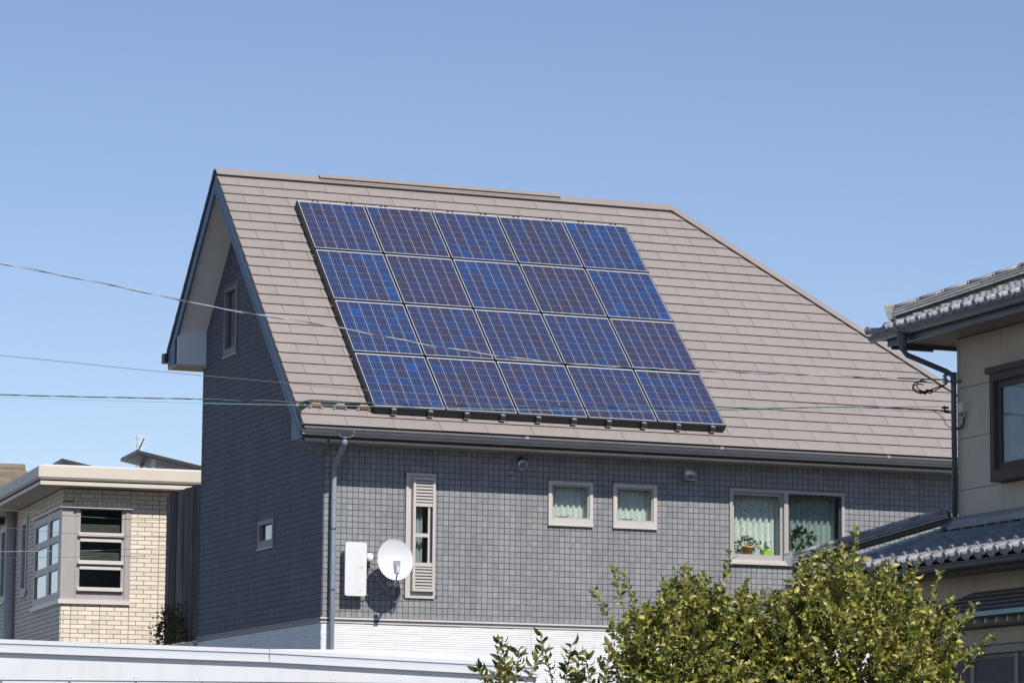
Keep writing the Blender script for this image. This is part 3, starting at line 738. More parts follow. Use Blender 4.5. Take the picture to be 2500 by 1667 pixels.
for z0, z1 in ((gz0, 1.13), (1.178, gz1)):
    mb = MB(); mb.box(pa + 0.036, pb - 0.09, -0.036, -0.03, z0, z1); mb.build('pane', 'glass', o)
# gable windows
for key, bw, bb in (('attic', 0.07, 0.11), ('small', 0.06, 0.11)):
    a, b, c, d = gw[key]
    mb = MB(); ring(mb, (0, 0, 0), Y3, Z3, -X3, a, b, c, d, bw, -0.07, 0.03, 0, bb); mb.box(-0.04, -0.005, a - 0.01, b + 0.01, c - 0.014, c + 0.003, 1)
    o = mb.build('window', ['gable_frame', 'alu'], house)
    mb = MB(); mb.box(0.02, 0.026, a + bw, b - bw, c + bb, d - bw); mb.build('pane', 'glass_mirror' if key == 'small' else 'glass_sky', o)
# vents
mb = MB()
cx, cz = 2.764, 2.18
mb.lathe([(0.0, 0.0), (0.1, 0.0), (0.1, 0.02), (0.093, 0.024), (0.09, 0.05), (0.08, 0.075)], (cx, -0.009, cz), (0, -1, 0), 24)
for i in range(5):
    pass
mb.lathe([(0.08, 0.075), (0.065, 0.088), (0.052, 0.09), (0.05, 0.06), (0.0, 0.055)], (cx + 0.008, -0.009, cz - 0.012), (0.1, -1, -0.35), 24)
o = mb.build('round_vent', 'vent', house)
mb = MB(); mb.lathe([(0.0, 0.0), (0.05, 0.0)], (cx + 0.012, -0.082, cz - 0.03), (0.1, -1, -0.35), 18)
for i in range(4): mb.box(cx - 0.04, cx + 0.06, -0.105, -0.099, cz - 0.075 + i * 0.022, cz - 0.069 + i * 0.022, 1)
mb.build('vent_grille', ['alu_dark', 'vent'], o)
hx, hz = 5.24, 2.138
prof = []
for i in range(9):
    a = PI * i / 8 * 0.5; prof.append((-0.012 - 0.11 * math.sin(a), hz + 0.105 - 0.09 * (1 - math.cos(a))))
mb = MB()
pts = [(-0.01, hz + 0.105)] + prof + [(-0.122, hz - 0.075), (-0.01, hz - 0.075)]
mb.prism([V(hx - 0.088, y, z) for y, z in pts], (0.176, 0, 0), 0, True)
mb.box(hx - 0.096, hx + 0.096, -0.13, -0.009, hz - 0.085, hz - 0.0755)
mb.build('vent_hood', 'vent', house)
mb = MB(); mb.box(2.62, 2.65, -0.02, -0.008, 2.03, 2.06); mb.build('wall_plug', 'galv', house)
# ---------------- curtains and things on the window ledges
def curtain(name, label, x0, x1, z0, z1, y, mat, waves, amp=0.022, zf=None):
    mb = MB(); n = waves * 6
    st = [x0 + (x1 - x0) * i / n for i in range(n + 1)]
    ph = [rnd.uniform(-0.5, 0.5) for _ in range(n + 1)]
    zs = [z0 + (z1 - z0) * j / 4 for j in range(5)]
    def fn(p, s):
        i = st.index(s); return V(s + 0.006 * ph[i], y + amp * math.sin(2 * PI * i / 6 + 0.3 * ph[i]) * (1 + 0.25 * ph[i]), p)
    mb.sweep(zs, fn, st, 0, True)
    return tag(mb.build(name, mat), label, 'curtain')
a, b, c, d = wins['sq1']; curtain('curtain', 'mint printed curtain inside the square window nearer the round vent', a + 0.02, b - 0.03, c + 0.02, d, 0.12, 'curtain', 7)
a, b, c, d = wins['sq2']; curtain('curtain', 'mint printed curtain inside the square window nearer the vent hood', a + 0.02, b - 0.03, c + 0.02, d, 0.13, 'curtain', 7)
curtain('curtain', 'bright mint floral curtain behind the potted plant in the sliding window', 5.90, 6.74, 0.96, 1.96, 0.19, 'curtain', 9, 0.03)
curtain('curtain', 'dimmer mint floral curtain behind the right tinted pane of the sliding window', 6.76, 7.60, 0.96, 1.96, 0.19, 'curtain', 9, 0.03)
curtain('curtain', 'pale lace curtain inside the tall slit window beside the dish', 1.20, 1.42, 0.7, 1.6, 0.10, 'lace', 4, 0.02)
curtain('curtain', 'pale sheet for the sky reflection in the narrow attic window of the gable', 0.0, 0.1, 0.0, 0.1, 0.3, 'lace', 2) if False else None
mb = MB(); mb.prism([V(0.09, 4.08, 4.1), V(0.09, 4.30, 4.1), V(0.09, 4.16, 4.45), V(0.09, 4.08, 4.62)], (0.01, 0, 0)); tag(mb.build('curtain', 'lace'), 'white sheet standing in for a sky reflection in the narrow attic window', 'curtain')  # sky reflection in the attic pane modelled as a pale lace sheet
mb = MB(); mb.box(5.88, 7.63, 0.04, 0.155, 1.045, 1.058); mb.build('inner_ledge', 'alu', house)
mb = MB(); mb.lathe([(0.0, 0.0), (0.055, 0.0), (0.075, 0.11), (0.082, 0.11), (0.082, 0.135), (0.072, 0.135), (0.068, 0.12), (0.0, 0.12)], (6.20, 0.095, 1.12), Z3, 16)
pot = thing('plant_pot', 'round terracotta pot with trailing leaves on the sliding window ledge', 'flower pot', (6.20, 0.095, 1.06))
mb2 = MB(); mb2.v = [(v[0], v[1], v[2] - 0.06) for v in mb.v]; mb2.f = mb.f; mb2.m = mb.m; mb2.s = mb.s
mb2.build('pot', 'terracotta', pot)
def leafblob(parent_name, cx, cy, cz, r, n, ln, mat, parent, flat=0.7):
    mb = MB()
    for _ in range(n):
        u = V(rnd.gauss(0, 1), rnd.gauss(0, 0.6), rnd.gauss(0, 1)).normalized() * r * rnd.uniform(0.4, 1)
        p = V(cx, cy, cz) + V(u.x, u.y * 0.6, u.z * flat)
        d = (u + V(0, -0.3, rnd.uniform(-0.3, 0.6)) * r).normalized(); s = d.cross(V(rnd.random(), rnd.random(), rnd.random()).normalized()).normalized() * ln * 0.32
        mb.face([p, p + d * ln * 0.5 + s, p + d * ln, p + d * ln * 0.5 - s])
    return tag(mb.build(parent_name, mat, parent), kind='stuff')
leafblob('leaves', 6.15, 0.09, 1.22, 0.15, 90, 0.05, 'leaf_pot', pot)
pot = thing('plant_pot', 'square lime green pot beside the terracotta pot in the window', 'flower pot', (6.49, 0.10, 1.06))
mb = MB(); mb.prism([V(6.43, 0.05, 1.06), V(6.55, 0.05, 1.06), V(6.55, 0.15, 1.06), V(6.43, 0.15, 1.06)], (0, 0, 0.085)); mb.build('pot', 'green_plastic', pot)
leafblob('leaves', 6.42, 0.09, 1.20, 0.09, 40, 0.04, 'leaf_pot', pot)
pot = thing('plant_pot', 'leafy house plant behind the right tinted pane of the sliding window', 'flower pot', (7.02, 0.10, 1.06))
mb = MB(); mb.lathe([(0.0, 0.0), (0.06, 0.0), (0.08, 0.12), (0.0, 0.11)], (7.02, 0.10, 1.06), Z3, 14); mb.build('pot', 'soil', pot)
leafblob('leaves', 7.02, 0.09, 1.32, 0.19, 80, 0.08, 'leaf_pot', pot)

# ================================================================== solar array
AX, AS, PW, PH, AH = 0.564, 0.821, 1.0221, 1.2089, 0.135
PWD, PHD = 0.988, 1.158
RM = frame_mat((0, 0, 0), X3, -DN, RN)
cm = MB()
cw, chh = 0.1545, 0.1565
cm.mesh([(0, 0, 0), (cw, 0, 0), (cw, chh, 0), (0, chh, 0)], [(0, 1, 2, 3)])
for i in range(3):
    x = cw * (0.2 + 0.3 * i); cm.mesh([(x - 0.0011, 0, 0.0006), (x + 0.0011, 0, 0.0006), (x + 0.0011, chh, 0.0006), (x - 0.0011, chh, 0.0006)], [(0, 1, 2, 3)], 1)
cell_me = cm.data('solar_cell', ['cell', 'busbar'])
fm = MB()   # frame: dark hollow sides with a bright thin top lip
ring(fm, (0, 0, 0), X3, Y3, Z3, -0.008, PWD + 0.008, -PHD - 0.008, 0.008, 0.014, -0.045, -0.004, 0)
frame_me = fm.data('frame', ['pv_frame'])
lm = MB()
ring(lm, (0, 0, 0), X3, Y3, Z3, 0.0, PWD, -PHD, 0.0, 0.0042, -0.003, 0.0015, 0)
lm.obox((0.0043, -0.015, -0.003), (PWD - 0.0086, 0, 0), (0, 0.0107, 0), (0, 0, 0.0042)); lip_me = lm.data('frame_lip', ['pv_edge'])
bm = MB(); bm.mesh([(0.006, -PHD + 0.006, -0.0035), (PWD - 0.006, -PHD + 0.006, -0.0035), (PWD - 0.006, -0.006, -0.0035), (0.006, -0.006, -0.0035)], [(0, 1, 2, 3)]); bm.mesh([(0.006, -PHD + 0.006, -0.008), (PWD - 0.006, -PHD + 0.006, -0.008), (PWD - 0.006, -0.006, -0.008), (0.006, -0.006, -0.008)], [(3, 2, 1, 0)])
back_me = bm.data('backsheet', ['backsheet'])
rown = ('top', 'second', 'third', 'bottom'); coln = ('leftmost', 'second from the left', 'middle', 'second from the right', 'rightmost')
look = [[.14, .04, .28, .06, .38], [.32, -.02, .34, .0, .42], [.36, .2, .14, .28, .06], [.34, .14, .16, .18, .22]]
for j in range(4):
    for i in range(5):
        P = roof(AX + i * PW, AS + j * PH, AH)
        mw = Matrix.Translation(P) @ RM
        e = bpy.data.objects.new('solar_panel', None); col.objects.link(e); e.empty_display_size = 0.1; e.matrix_world = mw; WM[e.name] = mw.copy()
        tag(e, 'blue solar panel in the %s row of the roof array, %s' % (rown[j], coln[i]), 'solar panel', 'solar panels on the brown roof')
        piece('frame', frame_me, e, mw); piece('frame_lip', lip_me, e, mw); b = piece('backsheet', back_me, e, mw)
        mx, my = 0.012, 0.019
        px = (PWD - 2 * mx - cw) / 5; py = (PHD - 2 * my - chh) / 6
        for r in range(7):
            for c in range(6):
                o = piece('cell', cell_me, b, mw @ Matrix.Translation((mx + c * px, -my - r * py - chh, -0.0022)))
                o.color = (1, 1, 1, max(0.0, look[j][i] + 0.05 * rnd.gauss(0, 1) + 0.10 * math.sin(c * 1.9 + i * 2.1 + j) * math.cos(r * 0.5 + j)))
mount = thing('panel_mounting_frame', 'black rail frame carrying the solar panels on the brown roof', 'mounting frame', roof(3.1, 5.6, 0.03))
W5, H4 = 4 * PW + PWD, 3 * PH + PHD
for s in [AS - 0.012 + k * (H4 + 0.014) / 8 for k in range(9)]:
    mb = MB(); mb.obox(roof(AX + 0.01, s, 0.035), (W5 - 0.02, 0, 0), DN * 0.03, RN * (AH - 0.085)); mb.build('rail', 'rail', mount)
mb = MB(); sb = AS + H4 + 0.010
mb.obox(roof(AX - 0.008, sb, 0.045), (W5 + 0.016, 0, 0), DN * 0.018, RN * (AH - 0.05)); mb.build('front_skirt', 'rail', mount)
mb = MB(); mb.obox(roof(AX - 0.022, AS, 0.05), (0.012, 0, 0), DN * H4, RN * (AH - 0.06)); mb.build('side_skirt', 'rail', mount)
mb = MB(); mb.obox(roof(AX + W5 + 0.010, AS, 0.05), (0.010, 0, 0), DN * H4, RN * (AH - 0.06)); mb.build('side_skirt', 'rail', mount)
for k in range(10):
    x = 0.80 + k * 0.5135
    mb = MB(); mb.obox(roof(x, sb + 0.012, AH - 0.022), (0.062, 0, 0), DN * 0.032, RN * 0.012, 1)
    mb.obox(roof(x - 0.006, sb + 0.02, AH - 0.085), (0.074, 0, 0), DN * 0.05, RN * 0.05)
    mb.obox(roof(x - 0.01, sb + 0.062, AH - 0.083), (0.082, 0, 0), DN * 0.010, RN * 0.014, 1)
    mb.obox(roof(x - 0.002, sb + 0.03, 0.028), (0.06, 0, 0), DN * 0.03, RN * 0.03)
    mb.tube([roof(x + 0.031, sb + 0.026, AH - 0.01), roof(x + 0.031, sb + 0.026, AH - 0.002)], 0.009, 8, 1)
    mb.build('clamp', ['rail', 'clip'], mount)
for k in range(10):
    for dx in (0.0, 0.07):
        mb = MB(); x = 0.78 + k * 0.5135 + dx; mb.obox(roof(x, AS - 0.03, AH - 0.03), (0.03, 0, 0), DN * 0.02, RN * 0.035); mb.build('upper_clamp', 'rail', mount)
# cable from the array to the eave, on three plastic brackets
cp = [(0.62, 5.47), (0.45, 5.505), (0.30, 5.512), (0.11, 5.505), (-0.10, 5.50), (-0.26, 5.502), (-0.36, 5.53), (-0.445, 5.60), (-0.497, 5.70), (-0.515, 5.80), (-0.515, 5.88), (-0.51, 5.95), (-0.51, 6.05)]
mb = MB(); mb.tube([roof(x, s, 0.075) for x, s in cp], 0.021, 10); tag(mb.build('roof_cable', 'black_cable'), 'thick black cable bending from the solar array over the roof edge', 'cable')
mb = MB(); mb.tube([roof(x + 0.025, s + 0.03, 0.055) for x, s in cp[1:]], 0.012, 8); tag(mb.build('roof_cable', 'black_cable'), 'thinner cable running just below the thick black roof cable', 'cable')
for x, mt, lb in ((-0.212, 'bracket_tan', 'tan plastic cable bracket on the roof nearest the bargeboard'), (0.122, 'bracket_grey', 'grey brown cable bracket on the roof, middle of the three'), (0.45, 'bracket_tan', 'tan plastic cable bracket on the roof nearest the solar panels')):
    t = thing('cable_bracket', lb, 'bracket', roof(x, 5.56, 0.03), 0, 'cable brackets on the roof')
    s = 5.535
    mb = MB(); pl = [(-0.085, 0.03), (-0.085, 0.045), (-0.05, 0.085), (0.05, 0.085), (0.085, 0.045), (0.085, 0.03)]
    mb.prism([roof(x + u, s, v) for u, v in pl], DN * 0.035); mb.build('saddle', mt, t)
    mb = MB(); mb.obox(roof(x - 0.095, s + 0.02, 0.026), (0.03, 0, 0), DN * 0.035, RN * 0.012); mb.obox(roof(x + 0.065, s + 0.02, 0.026), (0.03, 0, 0), DN * 0.035, RN * 0.012); mb.build('foot', mt, t)
    mb = MB()
    for u in (-0.03, 0.03): mb.tube([roof(x + u, s - 0.012, 0.06), roof(x + u, s - 0.012, 0.112)], 0.005, 6)
    mb.build('cable_tie', 'clip', t)

# ================================================================== antennas on the front wall
t = thing('flat_antenna', 'white flat rectangular antenna on the wall beside the downpipe', 'antenna', (0.40, -0.15, 0.31))
mb = MB(); rr = 0.03
pl = []
for cx_, cz_, a0 in ((0.549 - rr, 1.02 - rr, 0), (0.254 + rr, 1.02 - rr, 90), (0.254 + rr, 0.317 + rr, 180), (0.549 - rr, 0.317 + rr, 270)):
    for k in range(5):
        a = rad(a0 + k * 22.5); pl.append((cx_ + rr * math.cos(a), cz_ + rr * math.sin(a)))
mb.prism([V(x, -0.155, z) for x, z in pl], (0, -0.024, 0)); mb.prism([V(0.4 + (x - 0.4) * 0.96, -0.154, 0.668 + (z - 0.668) * 0.985) for x, z in pl], (0, 0.03, 0)); mb.build('antenna_panel', 'white_dish', t)
mb = MB(); mb.tube([V(0.60, -0.155, 0.77), V(0.60, -0.155, 0.86)], 0.045, 16); mb.lathe([(0.045, 0), (0.03, 0.02), (0.0, 0.028)], (0.60, -0.155, 0.86), Z3, 16); mb.tube([V(0.54, -0.13, 0.82), V(0.60, -0.13, 0.82)], 0.025, 8); mb.build('booster_can', 'white_dish', t)
mb = MB(); mb.tube([V(0.585, -0.15, 0.69), V(0.585, -0.15, 0.77)], 0.022, 10); mb.box(0.40, 0.47, -0.125, -0.002, 0.60, 0.75); mb.build('wall_bracket', 'alu_dark', t)
mb = MB(); mb.box(0.43, 0.50, -0.1800, -0.1793, 0.385, 0.391); mb.box(0.43, 0.51, -0.1800, -0.1793, 0.69, 0.695); mb.build('printed_mark', 'galv', t)
t = thing('satellite_dish', 'round white satellite dish on a wall arm below the slit window', 'satellite dish', (0.95, -0.2, 0.42))
ax = V(0.02, -1.0, 0.10).normalized(); dc = V(0.868, -0.40, 0.79)
du = ax.cross(Z3).normalized(); dv2 = du.cross(ax).normalized()
mb = MB(); nr, ns = 6, 36
vs = [dc - ax * 0.055]; fs = []
for r in range(1, nr + 1):
    q = r / nr
    for k in range(ns):
        a = 2 * PI * k / ns; vs.append(dc + du * (0.247 * q * math.cos(a)) + dv2 * (0.268 * q * math.sin(a)) - ax * 0.055 * (1 - q * q))
for k in range(ns): fs.append((0, 1 + k, 1 + (k + 1) % ns))
for r in range(1, nr):
    for k in range(ns): fs.append((1 + (r - 1) * ns + k, 1 + r * ns + k, 1 + r * ns + (k + 1) % ns, 1 + (r - 1) * ns + (k + 1) % ns))
mb.mesh(vs, fs, 0, True); nb = len(vs)
mb.mesh([v - ax * 0.006 for v in vs], [f[::-1] for f in fs], 0, True)
mb.tube([vs[1 + (nr - 1) * ns + k] for k in range(ns)] + [vs[1 + (nr - 1) * ns]], 0.005, 6)
mb.build('reflector', 'white_dish', t)
mb = MB(); mb.box(0.782, 0.842, -0.69, -0.63, 0.60, 0.69); mb.lathe([(0.03, 0), (0.03, 0.03), (0, 0.03)], (0.812, -0.63, 0.645), (0.1, 1, 0.3), 14); mb.build('feed_horn', 'feed', t)
mb = MB(); mb.tube([V(0.812, -0.65, 0.61), V(0.815, -0.60, 0.53), V(0.84, -0.45, 0.47), V(0.90, -0.28, 0.47)], 0.012, 8); mb.build('feed_arm', 'galv', t)
mb = MB(); mb.tube([V(0.94, -0.02, 0.46), V(0.94, -0.24, 0.46), V(0.92, -0.30, 0.50), V(0.90, -0.33, 0.72)], 0.018, 10); mb.box(0.88, 1.0, -0.02, -0.0085, 0.36, 0.52); mb.box(0.86, 0.94, -0.40, -0.30, 0.62, 0.78)
mb.build('wall_mount', 'galv', t)
def sag(a, b, dz, n=10, dy=0.0):
    a, b = V(*a), V(*b); return [a.lerp(b, i / n) + V(0, dy * math.sin(PI * i / n), -dz * 4 * (i / n) * (1 - i / n)) for i in range(n + 1)]
mb = MB(); mb.tube(sag((0.60, -0.15, 0.74), (0.93, -0.04, 0.36), 0.04), 0.006, 6); mb.tube(sag((0.57, -0.13, 0.74), (0.66, -0.06, 0.66), 0.0), 0.005, 6)
tag(mb.build('antenna_cable', 'galv'), 'grey cable hanging from the flat antenna to the dish mount', 'cable')
mb = MB(); mb.tube(sag((0.50, -0.10, 0.35), (0.90, -0.03, 0.46), 0.05), 0.006, 6)
tag(mb.build('antenna_cable', 'galv'), 'lower grey cable curving from the foot of the flat antenna', 'cable')
mb = MB()
for k in range(4):
    lp = [V(0.945 + 0.06 * math.cos(a) + 0.01 * k, -0.10 - 0.015 * k, 0.37 + (0.09 + 0.012 * k) * math.sin(a)) for a in [2 * PI * i / 16 for i in range(17)]]
    mb.tube(lp, 0.006, 6)
tag(mb.build('coiled_cable', 'grey_cable'), 'coil of grey cable hanging under the satellite dish', 'cable')

# ================================================================== cream brick house behind, left
BA = rad(-4.0); BO = V(-0.845, 10.719, GZ)
BM = Matrix.Translation(BO) @ Matrix.Rotation(BA, 4, 'Z')
bh = thing('brick_house', 'cream brick house with a flat roof and a corner window', 'house', BO, BA)
EX, EY = V(math.cos(BA), math.sin(BA), 0), V(-math.sin(BA), math.cos(BA), 0)
def bl(x, y, z): return V(BO.x, BO.y, 0) + EX * x + EY * y + Z3 * z
def bbox(mb, x0, x1, y0, y1, z0, z1, mi=0): return mb.obox(bl(x0, y0, z0), EX * (x1 - x0), EY * (y1 - y0), Z3 * (z1 - z0), mi)
BWX, BWY, BZ0, BZ1 = 1.09, 2.66, 0.845, 2.30
mb = MB(); holes_wall(mb, bl(0, 0, 0), EX, Z3, [0.0, 9.0], [GZ, 2.70], [(0.0, BWX, BZ0, BZ1)]); bfw = mb.build('front_wall', 'brick_joint', bh)
lw_w = [(0.0, BWY, BZ0, BZ1), (3.37, 3.95, 1.13, 2.42), (5.60, 6.22, 1.13, 2.46)]
mb = MB(); holes_wall(mb, bl(0, 0, 0), EY, Z3, [0.0, 9.0], [GZ, 2.70], lw_w); blw = mb.build('left_wall', 'brick_joint', bh)
mb = MB(); bbox(mb, 0.1, 9, 8.9, 9, GZ, 2.7); bbox(mb, 8.9, 9, 0, 9, GZ, 2.7); bbox(mb, 0.02, 5, 3.0, 3.1, 0.3, 2.6); bbox(mb, 3.0, 3.1, 0.02, 3.0, 0.3, 2.6); bbox(mb, 0.02, 3.0, 0.02, 3.0, 0.4, 0.45); bbox(mb, 0.02, 9, 0.02, 9, 2.62, 2.69)
mb.build('inner_wall', 'room', bh)
RP = 0.0722
def brickrows(fn, xs_end, parent, as_obj, clipf):
    restb = MB(); cnt = 0
    for r in range(0, 38):
        z1 = 2.615 - r * RP; z0 = z1 - RP
        if z0 < -0.15: break
        xs = [0.0]; p = 0.161 - 0.469
        br = []
        while p < xs_end:
            br.append(p)
            if r % 2 == 0: br.append(p + 0.2345)
            else: br += [p + 0.117, p + 0.3515]
            p += 0.469
        br = sorted([b for b in br if 0.03 < b < xs_end]); br = [0.0] + br + [xs_end]
        for a, b in zip(br, br[1:]):
            c0, c1, a1, b1 = z0, z1, a, b
            keep = True
            for (wa, wb, wc, wd) in clipf:
                if b1 <= wa or a1 >= wb or c1 <= wc or c0 >= wd: continue
                if c0 < wc and wc - c0 > 0.03: c1 = wc
                elif c1 > wd and c1 - wd > 0.03: c0 = wd
                elif a1 < wa: b1 = wa
                elif b1 > wb: a1 = wb
                else: keep = False
            if not keep or b1 - a1 < 0.015: continue
            gx = 0.004
            if as_obj and cnt < 300 and a < 2.2 and z1 > 0.02:
                q = MB(); tile_frustum(q, bl(0, 0, 0), fn[0], Z3, fn[1], a1 + gx, b1 - gx, c0 + 0.004, c1 - 0.004, 0.009, 0.003); q.build('brick', 'brick', parent); cnt += 1
            else: tile_frustum(restb, bl(0, 0, 0), fn[0], Z3, fn[1], a1 + gx, b1 - gx, c0 + 0.004, c1 - 0.004, 0.009, 0.003)
    if restb.v: tag(restb.build('bricks', 'brick', parent), kind='stuff')
soldier = (0.161, 1.099, 2.325, 2.425)
brickrows((EX, -EY), 9.0, bfw, True, [(0.0, BWX, BZ0, BZ1), soldier])
for k in range(12):
    q = MB(); a = 0.161 + k * 0.0782; tile_frustum(q, bl(0, 0, 0), EX, Z3, -EY, a + 0.003, a + 0.0752, 2.328, 2.422, 0.009, 0.003); q.build('brick', 'brick', bfw)
brickrows((EY, -EX), 9.0, blw, False, [(0.0, BWY, BZ0, BZ1)] + lw_w[1:])
# corner window: posts, panels, sashes
mb = MB(); bbox(mb, -0.02, 0.16, -0.03, 0.14, BZ0, BZ1); bbox(mb, 0.16, 0.215, 0.0, 0.06, BZ0, BZ1); cwin = mb.build('corner_window', 'bay', bh)
mb = MB(); bbox(mb, 0.215, 0.285, -0.012, 0.06, BZ0 + 0.05, BZ1); bbox(mb, 0.955, 1.01, -0.012, 0.06, BZ0 + 0.05, BZ1); bbox(mb, 0.215, 1.011, -0.01, 0.05, BZ0, 0.965); bbox(mb, 1.012, BWX + 0.004, -0.03, 0.06, BZ0, BZ1); mb.build('side_panel', 'bay', cwin)
for z0, z1 in ((1.045, 1.33), (1.475, 1.775), (1.92, 2.29)):
    mb = MB(); bbox(mb, 0.25, 0.985, -0.05, -0.013, z0 - 0.06, z0); bbox(mb, 0.285, 0.955, -0.03, 0.0, z1, min(z1 + 0.055, 2.30)); sash = mb.build('sash', 'bay_light', cwin)
    mb = MB(); bbox(mb, 0.285, 0.955, 0.01, 0.016, z0, z1); mb.build('pane', 'glass_dark', sash)
    mb = MB(); bbox(mb, 0.24, 0.995, -0.056, -0.013, z0 - 0.075, z0 - 0.062); mb.build('drip_bar', 'alu_dark', sash)
mb = MB(); bbox(mb, -0.05, BWX + 0.02, -0.055, 0.0, BZ0 - 0.07, BZ0); bbox(mb, -0.05, 0.0, 0.0, BWY + 0.05, BZ0 - 0.07, BZ0); mb.build('sill', 'bay_light', cwin)
mb = MB(); bbox(mb, -0.06, BWX + 0.03, -0.09, 0.0, BZ1 + 0.005, BZ1 + 0.022); bbox(mb, -0.06, 0.0, 0.0, BWY + 0.02, BZ1 + 0.005, BZ1 + 0.03); mb.build('hood', 'bay_light', cwin)
mb = MB(); ring(mb, bl(0, 0, 0), EY, Z3, -EX, 0.14, BWY, BZ0, BZ1, 0.13, -0.06, 0.015); bbox(mb, -0.012, 0.05, 1.14, 1.385, BZ0 + 0.13, BZ1 - 0.13)
for z in (1.395, 1.84): bbox(mb, -0.010, 0.05, 0.27, BWY - 0.13, z - 0.055, z + 0.055)
sf = mb.build('side_frame', 'bay', cwin)
for y0, y1 in ((0.27, 1.14), (1.385, 2.53)):
    for z0, z1 in ((0.975, 1.34), (1.45, 1.785), (1.895, 2.17)):
        mb = MB(); bbox(mb, 0.012, 0.018, y0, y1, z0, z1); mb.build('pane', 'glass_sky', sf)
for (a, b, c, d) in lw_w[1:]:
    mb = MB(); ring(mb, bl(0, 0, 0), EY, Z3, -EX, a, b, c, d, 0.10, -0.06, 0.03); bbox(mb, -0.05, 0.0, a - 0.02, b + 0.02, c - 0.05, c - 0.002); s_ = mb.build('slit_window', 'bay', bh)
    mb = MB(); bbox(mb, 0.012, 0.018, a + 0.1, b - 0.1, c + 0.1, d - 0.1); mb.build('pane', 'glass_sky', s_)
t = thing('window_blind', 'straw coloured roller blind inside the brick house corner window', 'blind', bl(0.6, 0.25, 1.4))
for z0, z1 in ((1.92, 2.06), (1.475, 1.62)):
    for k in range(5):
        z = z0 + k * 0.03; mb = MB(); bbox(mb, 0.26, 0.95, 0.08, 0.085, z, z + 0.019); mb.build('slat', 'blind', t)
# flat roof fascia
prof = [(0.0, 2.63, 0), (0.0, 2.69, 1), (0.06, 2.691, 1), (0.06, 2.712, 2), (-0.012, 2.712, 3), (-0.04, 2.752, 0), (-0.04, 2.918, 0), (-0.02, 2.924, 4), (0.03, 2.956, 4)]
FO = 0.41; LO = 0.445
mb = MB(); matsf = ['beige_metal', 'dark_gap', 'dark_gap', 'beige_metal', 'beige_top']
for i in range(len(prof) - 1):
    (d0, z0, m0), (d1, z1, m1) = prof[i], prof[i + 1]
    mi = [0, 1, 1, 1, 0, 0, 4, 4][i]
    p = [bl(-LO + d0, -FO + d0, z0), bl(9, -FO + d0, z0), bl(9, -FO + d1, z1), bl(-LO + d1, -FO + d1, z1)]
    mb.face(p, mi)
    q = [bl(-LO + d0, 9, z0), bl(-LO + d0, -FO + d0, z0), bl(-LO + d1, -FO + d1, z1), bl(-LO + d1, 9, z1)]
    mb.face(q, mi)
mb.face([bl(-LO + 0.03, -FO + 0.03, 2.956), bl(9, -FO + 0.03, 2.956), bl(9, 9, 2.956), bl(-LO + 0.03, 9, 2.956)], 4)
rfb = mb.build('flat_roof', matsf, bh)
mb = MB(); bbox(mb, 0.16, 0.166, -FO - 0.0425, -FO - 0.0395, 2.752, 2.918); bbox(mb, 2.0, 2.006, -FO - 0.0425, -FO - 0.0395, 2.752, 2.918); mb.build('fascia_joint', 'beige_top', rfb)
mb = MB(); mb.face([bl(-LO, -FO, 2.631), bl(-LO, 9, 2.631), bl(0.0, 9, 2.631), bl(0, 0, 2.631)][::-1]); mb.face([bl(-LO, -FO, 2.631), bl(0, 0, 2.631), bl(9, 0, 2.631), bl(9, -FO, 2.631)][::-1]); mb.build('soffit', 'beige_metal', bh)
mb = MB(); mb.tube([bl(-0.10, 4.62, 2.63), bl(-0.10, 4.62, GZ)], 0.085, 12)
for z in (2.0, 0.7): bbox(mb, -0.1, -0.01, 4.58, 4.66, z, z + 0.03)
mb.build('downpipe', 'bay', bh)
mb = MB(); bbox(mb, -0.13, -0.01, 5.95, 6.35, 2.52, 2.71); o = mb.build('wall_lamp', 'lamp_dark', bh)
# rooftop solar panels of the brick house, seen from below
def rooftop(label, x0, y0, z0, ln, sl, dp, legs):
    t = thing('rooftop_solar_panel', label, 'solar panel', bl(x0, y0, 2.96))
    a = bl(x0, y0, z0); ux = (EX * 1 - Z3 * sl).normalized(); n = ux.cross(EY).normalized()
    if n.z < 0: n = -n
    mb = MB(); mb.obox(a - n * 0.06, ux * ln, EY * dp, n * 0.06); mb.build('frame', 'pv_frame', t)
    mb = MB(); mb.obox(a - n * 0.067 + ux * 0.05 + EY * 0.05, ux * (ln - 0.1), EY * (dp - 0.1), n * 0.006); mb.build('underside', 'pv_frame', t)
    mb = MB(); mb.obox(a + n * 0.001 + ux * 0.03 + EY * 0.03, ux * (ln - 0.06), EY * (dp - 0.06), n * 0.003); mb.build('glass_face', 'cell', t)
    for k in legs:
        for yy in (0.15, dp - 0.2):
            p = a + ux * k + EY * yy; mb = MB(); mb.obox(V(p.x, p.y, 2.957), EX * 0.06, EY * 0.05, Z3 * (p.z - 0.06 - 2.957)); mb.build('leg', 'galv', t)
rooftop('tilted solar panel seen from below on the flat roof beside the grey gable', 1.62, 2.3, 3.535, 2.6, 0.204, 1.4, (0.3, 1.3))
rooftop('small dark tilted solar panel tip above the corner of the flat roof', 0.425, 2.72, 3.383, 2.0, 0.20, 0.9, (0.3,))
t = thing('tv_antenna', 'thin white television aerial above the rooftop solar panel', 'antenna', bl(2.07, 4.6, 2.957))
ap = bl(2.07, 4.6, 3.0)
mb = MB(); mb.tube([V(ap.x, ap.y, 2.957), V(ap.x, ap.y, 4.05)], 0.012, 6); mb.build('mast', 'galv', t)
mb = MB(); A, B = bl(2.06, 4.58, 3.70), bl(2.17, 4.46, 3.98); mb.tube([A, B], 0.013, 6); mb.build('boom', 'lamp_dark', t)
